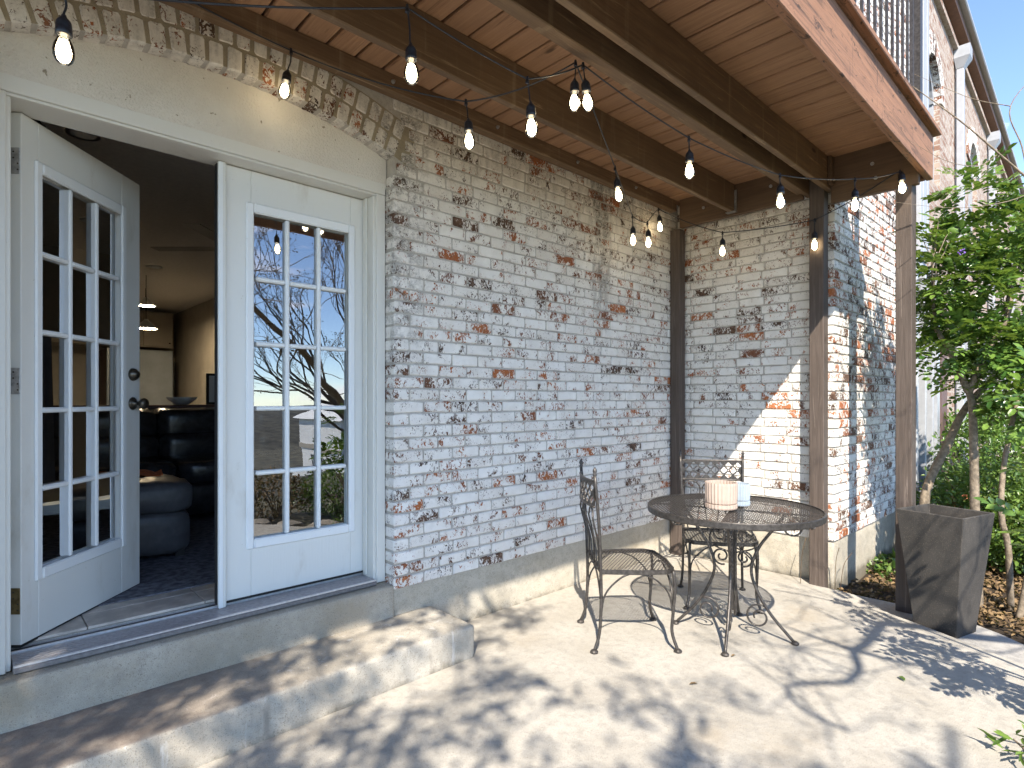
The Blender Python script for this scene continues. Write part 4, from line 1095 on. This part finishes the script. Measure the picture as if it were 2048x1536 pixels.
def pinnate(npair=4, L=.13, ll=.042, lw=.023):
    pos = []; dr_ = []; nr = []
    for i in range(npair):
        x = L*(i+1)/(npair+.6)
        for s_ in (-1, 1):
            pos.append((x, s_*.002, -.25*x*x/L)); dr_.append((.45, s_*.9, random.uniform(-.25, .15))); nr.append((random.uniform(-.2, .2), random.uniform(-.3, .3), 1))
    pos.append((L, 0, -.25*L)); dr_.append((1, 0, -.3)); nr.append((0, .1, 1))
    n = len(pos); k = np.random.uniform(.8, 1.15, n)
    return leaves(np.array(pos, float), np.array(dr_, float), np.array(nr, float), ll*k, lw*k, .18)
def rotm(d, roll):
    d = Vector(d).normalized(); q = d.to_track_quat('X', 'Z'); return (q.to_matrix() @ Matrix.Rotation(roll, 3, 'X'))
def grow(mb, p, d, L, r, depth, tips, up=.12, spread=.55, seg=4, wig=.22, kids=(2, 3), shrink=.68):
    pts = [Vector(p)]; dd = Vector(d).normalized()
    for i in range(seg):
        dd = (dd + Vector((random.uniform(-wig, wig), random.uniform(-wig, wig), random.uniform(-wig, wig)+up*.4))).normalized()
        pts.append(pts[-1] + dd*(L/seg))
    rs = [r*(1-.45*i/seg) for i in range(seg+1)]
    mb.tube(pts, rs, 6 if r > .012 else 4, cap=False)
    if depth == 0: tips.append((pts[-1], dd.copy())); tips.append((pts[-2], dd.copy())); return
    for k in range(random.randint(*kids)):
        q = pts[-1] if k == 0 else pts[random.randint(max(1, seg-2), seg)]
        nd = (dd + Vector((random.uniform(-1, 1), random.uniform(-1, 1), random.uniform(-.5, .8)))*spread).normalized()
        grow(mb, q, nd, L*shrink*random.uniform(.8, 1.15), r*.58, depth-1, tips, up, spread, seg, wig, kids, shrink)

# --- mountain laurel beside the planter, its points scaled about the camera
cd, sd_ = math.cos(R(46.52)), math.sin(R(46.52))
def V(x, y, z): return Vector((x, y, z))  # plant points worked out from depth and side offset along the camera axes
lt = thing('laurel_tree', 'multi-stemmed evergreen laurel tree with glossy leaflets behind the planter', 'tree', tuple(V(5.028, -2.001, -0.080)))
tips = []; tr = MB()
b0 = V(5.028, -2.001, -0.100)
tr.tube(smooth_path([b0, V(5.014, -1.988, 0.418), V(4.998, -1.985, 0.837), V(5.001, -1.975, 1.255), V(4.994, -1.955, 1.395)], 4), [.032-.012*i/16 for i in range(17)], 8, cap=False)
for tgt in ((4.877, -1.794, 1.813), (5.051, -2.151, 1.860), (5.346, -2.111, 1.906)):
    q = V(*tgt); tr.tube(smooth_path([V(4.994, -1.955, 1.376), V(4.994, -1.955, 1.376).lerp(q, .5)+Vector((0, 0, .03)), q], 4), [.024-.010*i/8 for i in range(9)], 7, cap=False)
    grow(tr, q, (q-b0), .36, .013, 2, tips, .15, .6)
# leaning second stem
tr.tube(smooth_path([V(5.171, -1.688, -0.100), V(5.157, -1.675, 0.418), V(5.190, -1.681, 0.669), V(5.272, -1.784, 0.976), V(5.387, -1.892, 1.283), V(5.544, -2.105, 1.581)], 4), [.037-.016*i/20 for i in range(21)], 8, cap=False)
grow(tr, V(5.544, -2.105, 1.581), (.4, -.3, 1), .5, .02, 3, tips, .12, .6)
tr.tube(smooth_path([V(5.131, -2.162, -0.100), V(5.117, -2.150, 0.325), V(5.083, -2.118, 0.558), V(5.163, -2.129, 0.930), V(5.316, -2.210, 1.488)], 4), [.022-.008*i/16 for i in range(17)], 7, cap=False)
tr.tube(smooth_path([V(4.922, -2.220, -0.100), V(5.003, -2.297, 0.418), V(5.156, -2.379, 0.837), V(5.323, -2.473, 1.395)], 4), [.020-.007*i/12 for i in range(13)], 7, cap=False)
# bare long twigs crossing towards the deck corner
tw = []
def twig(pts, r0): tr.tube(smooth_path([V(*p) for p in pts], 6), [r0*(1-.75*i/(6*(len(pts)-1))) for i in range(6*(len(pts)-1)+1)], 5, cap=False)
twig([(4.898, -2.583, 2.278), (4.531, -2.362, 2.529), (4.296, -2.204, 2.715), (4.075, -2.059, 2.883), (3.873, -1.867, 3.087)], .009)
twig([(4.283, -2.191, 2.724), (4.202, -2.115, 2.659), (4.008, -1.995, 2.669), (3.794, -1.856, 2.771)], .003)
twig([(4.517, -2.350, 2.538), (4.362, -2.202, 2.464), (4.094, -2.012, 2.418), (3.792, -1.790, 2.436)], .003)
twig([(4.477, -2.311, 2.566), (4.443, -2.279, 2.790), (4.396, -2.234, 3.022), (4.564, -2.394, 3.301), (4.801, -2.618, 3.720)], .005)
twig([(4.396, -2.234, 3.022), (4.227, -2.074, 3.069), (3.991, -1.850, 3.208)], .003)
tro = tr.build('trunk', M['bark'], lt, smooth=True)
var = [pinnate(random.choice((3, 4, 4)), .13, .054, .031) for _ in range(6)]
vmesh = [leafmesh('leaf', v, M['leaf']) for v in var]
spots = []
rng_ = np.random.default_rng(5)
E1, E2 = Vector((cd, sd_, 0)), Vector((sd_, -cd, 0))        # long and short axis of the crown's plan, laid along the camera's axes
def crown(c_, sd3, n):
    for _ in range(int(n*1.75)):
        v = rng_.normal(size=3); v /= np.linalg.norm(v); v *= rng_.uniform(.35, 1)**.5
        p_ = Vector(c_) + E1*(v[0]*sd3[0]) + E2*(v[1]*sd3[1]) + Vector((0, 0, v[2]*sd3[2]))
        if p_.y > .2056*p_.x - 2.70: continue                # cut along the camera's sight line past the deck post
        spots.append((p_, E1*v[0] + E2*v[1] + Vector((0, 0, v[2]*.6+.1))))
for (cc_, s3, n) in (((5.115, -2.084, 1.999), (0.512, 0.391, 0.391), 190), ((4.945, -1.858, 2.185), (0.326, 0.279, 0.205), 75), ((4.948, -1.990, 1.692), (0.372, 0.307, 0.167), 70), ((5.060, -1.967, 2.715), (0.205, 0.149, 0.186), 34), ((5.218, -2.246, 1.534), (0.465, 0.326, 0.279), 110), ((5.646, -2.267, 2.046), (0.651, 0.558, 0.558), 170), ((5.115, -2.084, 2.418), (0.326, 0.298, 0.149), 50), ((4.864, -2.038, 1.441), (0.186, 0.130, 0.112), 18), ((5.053, -2.217, 1.283), (0.186, 0.149, 0.112), 20)):
    crown(cc_, s3, n)
for p_, d_ in tips: spots.append((p_, d_))
spots.sort(key=lambda s_: (s_[0]-CAMP).length)
restP = []
for k, (p_, d_) in enumerate(spots):
    dv = Vector(d_).normalized()*.7 + Vector((random.uniform(-1, 1), random.uniform(-1, 1), random.uniform(-.6, .5)))*.8
    m3 = rotm(dv, random.uniform(-.6, .6))
    if k < 300:
        o = bpy.data.objects.new('leaf', vmesh[k % 6]); C.objects.link(o); o.parent = lt; o.location = p_ - Vector(lt.location); o.rotation_euler = m3.to_euler(); s_ = random.uniform(.6, 1.3); o.scale = (s_, s_, s_)
    else:
        q = var[k % 6].reshape(-1, 3)*random.uniform(.8, 1.25); A = np.array(m3); restP.append((q @ A.T + np.array(p_-Vector(lt.location))).reshape(-1, 6, 3))
stuff(link('crown', leafmesh('crown', np.concatenate(restP), M['leaf']), lt, world=False))
fl_ = MB()
for i in range(14):
    v = rdir(1)[0]*.018; c_ = V(4.540, -1.987, 2.250)+Vector(v); fl_.lathe([(.0, -.005), (.006, 0), (0, .006)], 5, tuple(c_))
fl_.build('blossom', M['flower'], lt)

def shrub(name, label, c, rad, n, mat, L=.05, Wd=.024, group=None, stems=8, zf=.25):
    t = thing(name, label, 'shrub', c, group=group)
    sm = MB(); P = []
    for i in range(stems):
        a = 2*math.pi*i/stems + random.uniform(-.3, .3); e = (math.cos(a)*rad[0]*.6, math.sin(a)*rad[1]*.6, rad[2]*random.uniform(1.0, 1.6))
        sm.tube(smooth_path([(0, 0, -.05), (e[0]*.3, e[1]*.3, e[2]*.45), e], 3), [.009*(1-.7*k/6) for k in range(7)], 5, cap=False)
    sm.build('stem', M['bark_d'], t, world=False)
    v = np.random.normal(size=(n, 3)); v /= np.linalg.norm(v, axis=1, keepdims=True); v *= np.random.uniform(.3, 1, (n, 1))**.45
    lump = np.array([1+.25*noise.noise(Vector(x)*2.3+Vector(c)) for x in v])[:, None]
    pos = v*np.array(rad)*lump; pos[:, 2] += rad[2]*.95; pos[:, 2] = np.maximum(pos[:, 2], .01)
    d_ = v*.6 + np.random.normal(size=(n, 3))*.6; nr = np.random.normal(size=(n, 3))*.5+np.array([0, 0, 1])
    k = np.random.uniform(.7, 1.3, n)
    stuff(link('foliage', leafmesh('foliage', leaves(pos, d_, nr, L*k, Wd*k), M[mat]), t, world=False)); return t
shrub('shrub', 'bright green leafy shrub low behind the planter, nearest the trunk', tuple(V(6.662, -1.831, -0.100)), (.60, .55, .45), 5200, 'leaf2', group='shrubs in the bed')
shrub('shrub', 'bushy green shrub at the right edge of the photo below the tree', tuple(V(6.318, -2.194, -0.120)), (.5, .5, .36), 4200, 'leaf2', group='shrubs in the bed')
shrub('shrub', 'taller dark green shrub behind the laurel stems', tuple(V(8.424, -1.572, -0.100)), (.9, .8, .68), 6500, 'leaf', .055, .028, group='shrubs in the bed')
shrub('shrub', 'far rounded shrub against the terrace wall', tuple(V(11.287, -1.532, -0.100)), (1.2, .9, .80), 5000, 'leaf2', .07, .036, group='shrubs in the bed')
shrub('shrub', 'small sprig of narrow green leaves at the patio corner, bottom right', (2.83, -2.455, 0), (.09, .09, .06), 50, 'leaf2', .06, .014, stems=4)
for i, (x, y, lab) in enumerate(((5.460, -1.311, 'low sprawling seedling with mottled leaves beside the middle post'), (5.308, -1.443, 'low sprawling seedling in the leaf litter by the right post'), (5.730, -1.361, 'low seedling among dry leaves against the outer wall'))):
    shrub('seedling', lab, (x, y, -.09), (.14, .12, .05), 70, 'leaf2', .06, .032, group='seedlings in the leaf litter', stems=5)
# dry grass stems by the post
for i, (x, y, dx, dy, h) in enumerate(((4.50, -1.27, -.10, -.06, .30), (4.515, -1.30, .06, -.06, .24), (4.38, -1.08, .03, -.03, .33))):
    MBx = MB().tube(smooth_path([(x, y, -.06), (x+dx*.3, y+dy*.3, h*.6), (x+dx, y+dy, h)], 5), .0022, 4)
    tag(MBx.build('dry_stem', M['litter'], smooth=True), ('curved dry stem leaning left of the middle post', 'curved dry stem right of the middle post', 'thin straight dry stem in the yellow shaded corner by the middle post')[i], 'stem')
# leaf litter
n = 5200; xx = np.random.uniform(4.45, 6.6, n); yy = np.random.uniform(-2.6, -1.28, n)
keep = (xx > 4.57 + np.where(yy < -2.0, -(yy+2.0)*-.0-.25*(yy < -2.2), 0))
xx, yy = xx[keep], yy[keep]; n = len(xx)
zz = np.array([-.085 + .05*noise.noise(Vector((a*3, b*3, 0))) for a, b in zip(xx, yy)]) + np.random.uniform(.004, .03, n)
d_ = np.random.normal(size=(n, 3)); d_[:, 2] *= .25; nr = np.random.normal(size=(n, 3))*.35+np.array([0, 0, 1]); k = np.random.uniform(.5, 1.3, n)
lo = link('leaf_litter', leafmesh('leaf_litter', leaves(np.stack([xx, yy, zz], 1), d_, nr, .036*k, .02*k, .45), M['litter'])); stuff(lo); lo['label'] = 'dry brown leaves scattered over the planting bed'; lo['category'] = 'leaf litter'
for i, (x, y, z, s_, lab) in enumerate(((2.44, -1.30, .004, .042, 'single curled brown leaf lying on the bright patio'), (2.86, -1.30, .004, .035, 'small dry leaf by the front foot of the table'), (3.42, -1.02, .722, .05, 'yellow dry leaf on the iron table behind the pots'), (3.20, -1.98, .004, .05, 'thin green leaf on the patio near the leaf shadow'))):
    P = leaves(np.array([[x, y, z+.003]]), np.array([[.7, -.5+.4*i, .05]]), np.array([[.1, .1, 1.]]), [s_], [s_*.42], .3)
    tag(link('fallen_leaf', leafmesh('fallen_leaf', P, M['leaf2' if i == 3 else 'litter'])), lab, 'leaf', 'fallen leaves')
# terracotta pots by the wall
for i, (x, y, s_, lab) in enumerate(((6.598, -1.564, 1.0, 'terracotta pot with orange plants behind the laurel stem'), (7.412, -1.578, 1.2, 'wide terracotta bowl by the far window sill'))):
    t = thing('terracotta_pot', lab, 'flower pot', (x, y, -.08), group='terracotta pots by the wall'); t.scale = (s_,)*3
    MB().lathe([(.11, 0), (.17, .28), (.19, .28), (.19, .34), (.165, .34), (.15, .3), (0, .29)], 20).build('pot', M['terra'], t, world=False, smooth=False)
    n2 = 60; v = rdir(n2, .4); stuff(link('plant', leafmesh('plant', leaves(v*.12+np.array([0, 0, .36]), v, rdir(n2), .07*np.ones(n2), .03*np.ones(n2)), M['litter' if i == 0 else 'leaf2']), t, world=False))

# ================================================================== TREES THAT SHADE THE PATIO (behind the camera)
def shade_tree(name, label, base, trunks, depth, L0, r0, mat, leafn, leafL, lm, spread=.55, up=.15, cat='tree', wig=.22, kids=(2, 3), pods=False, shrink=.68):
    t = thing(name, label, cat, base); m = MB(); tips = []
    for d in trunks: grow(m, (0, 0, -.15), d, L0, r0, depth, tips, up, spread, 5, wig, kids, shrink)
    m.build('trunk', M[mat], t, world=False, smooth=True)
    pos = []; dr_ = []
    for p_, d in tips:
        for _ in range(leafn):
            v = Vector(rdir(1)[0]); pos.append(p_+v*random.uniform(.01, .09)); dr_.append(v+d*.5)
    if pos:
        n = len(pos); k = np.random.uniform(.7, 1.3, n)
        stuff(link('crown', leafmesh('crown', leaves(np.array([tuple(x) for x in pos]), np.array([tuple(x) for x in dr_]), rdir(n), leafL*k, leafL*.45*k), M[lm]), t, world=False))
    return t
LX, LY = .764, .705
def cast(gx, gy, h): return Vector((gx-LX*h, gy-LY*h, h))
# bare crepe myrtle: limbs over the right half of the patio
cm = thing('crepe_myrtle', 'bare multi-trunk tree with seed pods standing behind the viewpoint', 'tree', (4.9, -5.2, -.1))
m = MB(); pods = []
def limb(tg, r0, r1, h0, h1, n=5, seed=1):
    K = len(tg); pts = [cast(x, y, h0+(h1-h0)*i/(K-1)) for i, (x, y) in enumerate(tg)]
    pts = smooth_path(pts, n); q = len(pts)
    m.tube(pts, [r0+(r1-r0)*i/(q-1) for i in range(q)], 7, cap=False); return pts
def twigs(pts, n, L, r, dep=2):
    tips = []
    for k in range(n):
        p = pts[random.randint(2, len(pts)-1)]
        grow(m, p, (random.uniform(-1, 1), random.uniform(-1, 1), random.uniform(-.3, .8)), L*random.uniform(.6, 1.2), r, dep, tips, .1, .6, 4, .25, (2, 2), .66)
    pods.extend(tips)
a1 = limb([(3.95, -1.70), (3.58, -1.72), (3.40, -1.71), (3.19, -1.79), (3.00, -1.79)], .030, .020, 2.7, 3.2)
a2 = limb([(3.00, -1.79), (2.78, -1.62), (2.62, -1.72), (2.58, -1.84), (2.56, -1.93)], .016, .007, 3.2, 3.0)
a3 = limb([(3.42, -1.70), (3.45, -1.50), (3.50, -1.25)], .018, .006, 2.9, 3.2)
a4 = limb([(3.42, -1.74), (3.45, -1.95), (3.65, -2.08)], .018, .006, 2.9, 2.5)
a5 = limb([(4.10, -1.00), (4.15, -1.30), (4.10, -1.55)], .006, .004, 2.3, 2.4)
for a, n_, L in ((a1, 6, .5), (a2, 7, .45), (a3, 5, .4), (a4, 5, .4)): twigs(a, n_, L, .006)
# limbs tie down to the trunks
tk = smooth_path([Vector((4.9, -5.2, -.15)), Vector((4.5, -5.0, .8)), Vector((3.5, -4.55, 1.75)), Vector((2.6, -4.0, 2.3)), a1[0]], 5)
m.tube(tk, [.060-.028*i/20 for i in range(21)], 9, cap=False)
twigs(tk[6:], 26, .62, .008, 3)
tipsx = []
for d in ((.3, -.1, 1), (-.25, -.3, 1)): grow(m, (4.9, -5.2, -.15), d, 2.2, .05, 4, tipsx, .2, .5, 5, .16, (2, 3), .62)
pods += tipsx
m.build('trunk', M['bark'], cm, smooth=True)
pp = np.array([tuple(p) for p, d in pods for _ in range(4)]) + np.random.normal(size=(len(pods)*4, 3))*.035
n = len(pp); k = np.random.uniform(.7, 1.3, n)
stuff(link('seed_pod', leafmesh('seed_pod', leaves(pp, rdir(n), rdir(n), .022*k, .014*k), M['litter']), cm))
# second bare tree, seen mirrored in the closed door
cm2 = thing('crepe_myrtle', 'bare branching tree mirrored in the closed door glass', 'tree', (8.4, -9.4, -.3)); m = MB(); tp2 = []
for d in ((-.85, .1, .75), (-.6, .35, 1), (.2, -.2, 1), (-.9, -.25, .9), (-1, .3, .45), (-1, -.1, .3)): grow(m, (0, 0, 0), d, 2.6, .06, 5, tp2, .1, .55, 5, .2, (2, 3), .66)
m.build('trunk', M['bark_d'], cm2, world=False, smooth=True)
pp = np.array([tuple(p) for p, d in tp2 for _ in range(3)]) + np.random.normal(size=(len(tp2)*3, 3))*.04; n = len(pp); k = np.random.uniform(.7, 1.3, n)
stuff(link('seed_pod', leafmesh('seed_pod', leaves(pp, rdir(n), rdir(n), .035*k, .022*k), M['litter']), cm2, world=False))

# evergreen oak: dappled shade over the steps and the near patio
ok = thing('oak_tree', 'evergreen oak standing behind the viewpoint, shading the doorstep', 'tree', (-5.2, -6.6, -.1))
m = MB(); P = []; hubs = []
rg = np.random.default_rng(11)
def dens(x, y):
    """leaf cover of the crown as it lies over the ground"""
    if (x-1.60)**2 + (y-.0)**2 < .17**2: return 0.0
    if x < .75 + .25*max(0, y+.6): return .95
    d = .62 - .54*(x-.9)/1.5
    if y < -1.9: d *= .9
    return max(.0, min(.9, d))
cl = []
for _ in range(5200):
    x = rg.uniform(-.9, 3.6); y = rg.uniform(-2.7, .5); h = rg.uniform(3.5, 5.2)
    if rg.random() < dens(x, y)*(.55+.9*noise.noise(Vector((x*2.6, y*2.6, 1)))+.25)*.30: cl.append(cast(x, y, h))
limbs = [cast(-.4, -.6, 5.0), cast(.6, -1.2, 4.8), cast(1.4, -.6, 5.1), cast(1.0, -2.0, 5.2), cast(2.2, -1.4, 4.9), cast(2.9, -2.2, 5.0)]
fork = Vector((-4.9, -6.0, 2.6))
m.tube(smooth_path([(-5.2, -6.6, -.15), (-5.15, -6.5, 1.2), fork], 5), [.16-.05*i/10 for i in range(11)], 9, cap=False)
nodes = []
for l_ in limbs:
    pts = smooth_path([fork, fork.lerp(l_, .5)+Vector((rg.uniform(-.2, .2), rg.uniform(-.2, .2), .35)), l_], 8)
    m.tube(pts, [.07-.05*i/16 for i in range(17)], 7, cap=False); nodes += pts[5:]
for c_ in cl:
    nn = min(nodes, key=lambda q: (q-c_).length_squared)
    mid = nn.lerp(c_, .5)+Vector((rg.uniform(-.08, .08), rg.uniform(-.08, .08), rg.uniform(-.05, .1)))
    m.tube([nn, mid, c_], [.010, .006, .003], 4, cap=False)
    if len(nodes) < 260: nodes.append(mid)
m.build('trunk', M['bark_d'], ok, smooth=True)
cc = np.array([tuple(c_) for c_ in cl]); nl = 20
pp = np.repeat(cc, nl, 0) + np.random.normal(size=(len(cc)*nl, 3))*np.array([.065, .065, .05]); n = len(pp); k = np.random.uniform(.7, 1.3, n)
stuff(link('crown', leafmesh('crown', leaves(pp, rdir(n), rdir(n), .075*k, .034*k), M['leaf3']), ok))
# laurel sprig off to the right casting crisp leaf shadows by the planter
l2 = thing('laurel_tree', 'young laurel bush just outside the frame, its leaflets shadowing the patio', 'tree', (3.30, -3.05, -.1))
m = MB(); pos2 = []
for (x, y, h, s_) in ((3.60, -1.96, .80, .15), (3.52, -2.10, .75, .16), (3.44, -2.22, .75, .15), (3.40, -2.32, .7, .14), (4.18, -1.56, 1.35, .10), (3.85, -1.80, 1.1, .12), (3.72, -2.05, .8, .13)):
    c_ = cast(x, y, h); b0 = Vector((3.30, -3.05, -.15)); m.tube(smooth_path([b0, b0.lerp(c_, .45)+Vector((.03, -.05, .12)), c_], 6), [.016-.011*i/12 for i in range(13)], 6, cap=False)
    for _ in range(int(5+s_*50)):
        v = Vector(rdir(1)[0]); A = np.array(rotm(v+Vector((0, 0, .1)), random.uniform(-.5, .5))); q = var[random.randint(0, 5)].reshape(-1, 3)
        pos2.append((q @ A.T + np.array(c_+v*random.uniform(.02, s_))).reshape(-1, 6, 3))
m.build('trunk', M['bark'], l2, smooth=True)
stuff(link('crown', leafmesh('crown', np.concatenate(pos2), M['leaf']), l2))

# ================================================================== WHAT THE DOOR GLASS MIRRORS
def blob_stone(c, s_, k, lab):
    bm = bmesh.new(); bmesh.ops.create_icosphere(bm, subdivisions=2, radius=1)
    for v in bm.verts: v.co = Vector((v.co.x*s_[0], v.co.y*s_[1], v.co.z*s_[2]))*(1+.25*noise.noise(v.co*1.5+Vector((k, 0, 0))))
    me = bpy.data.meshes.new('edging_stone'); bm.to_mesh(me); bm.free(); me.materials.append(M['stone']); o = link('edging_stone', me); o.location = c; o.rotation_euler = (0, 0, .4*k); tag(o, lab, 'stone', 'edging stones mirrored in the door')
for k, (x, y) in enumerate(((2.25, -3.35), (2.55, -3.08), (2.88, -2.86), (3.25, -2.80))):
    blob_stone((x, y, -.04), (.18, .12, .07), k, 'flat edging stone along the patio rim, %s of the row mirrored in the door' % ('first', 'second', 'third', 'last')[k])
for k, (x, y, lab) in enumerate(((2.7, -4.0, 'dry brown hedge shrub mirrored in the lower left panes'), (3.45, -3.75, 'dry brown hedge shrub mirrored in the lower middle panes'), (4.1, -3.45, 'dry brown hedge shrub mirrored in the lower right panes'))):
    shrub('hedge_shrub', lab, (x, y, -.12), (.5, .42, .30), 1900, 'litter' if k != 1 else 'leaf2', .045, .02, group='hedge mirrored in the door')
hl = MB(); N_ = 60; vs = []
for j in range(5):
    for i in range(N_+1):
        x = -260+520*i/N_; y = -150-40*j; hh = -14+(16+7*noise.noise(Vector((x*.012, j*.6, 0)))+3*noise.noise(Vector((x*.06, j, 5))))*math.sin(math.pi*min(1, (j+.15)/3.2)*.5); vs.append((x, y, min(hh, -1.5)))
hl.add(vs, [(j*(N_+1)+i, j*(N_+1)+i+1, (j+1)*(N_+1)+i+1, (j+1)*(N_+1)+i) for j in range(4) for i in range(N_)])
struct(hl.build('hill', M['hill'], smooth=True))
nh = thing('neighbour_house', 'white house downhill with gridded window, mirrored in the closed door', 'building', (23.2, -46.5, -7), R(82))
MB().box(-3.2, 4.5, -6, 0, 0, 6.6).build('wall', M['siding'], nh, world=False)
MB().add([(-3.6, .4, 6.6), (4.9, .4, 6.6), (4.9, -3, 8.0), (-3.6, -3, 8.0), (-3.6, -6.4, 6.6), (4.9, -6.4, 6.6)], [(0, 1, 2, 3), (3, 2, 5, 4), (0, 3, 4), (1, 5, 2)]).build('roof', M['siding'], nh, world=False)
MB().box(-3.25, 4.55, .001, .10, 3.9, 4.25).build('band', M['cab'], nh, world=False)
for x0 in (-1.6, .6):
    wn_ = MB()
    for a, b_, c_, d_ in ((x0, x0+.1, 1.4, 3.4), (x0+1.5, x0+1.6, 1.4, 3.4), (x0, x0+1.6, 1.4, 1.5), (x0, x0+1.6, 3.3, 3.4), (x0+.78, x0+.82, 1.4, 3.4), (x0+.38, x0+.42, 1.4, 3.4), (x0+1.18, x0+1.22, 1.4, 3.4), (x0, x0+1.6, 2.7, 2.75)): wn_.box(a, b_, .02, .08, c_, d_)
    w_ = wn_.build('window', M['lite'], nh, world=False)
    MB().add([(x0, .015, 1.4), (x0+1.6, .015, 1.4), (x0+1.6, .015, 3.4), (x0, .015, 3.4)], [(0, 1, 2, 3)]).build('pane', M['black'], w_, world=False)
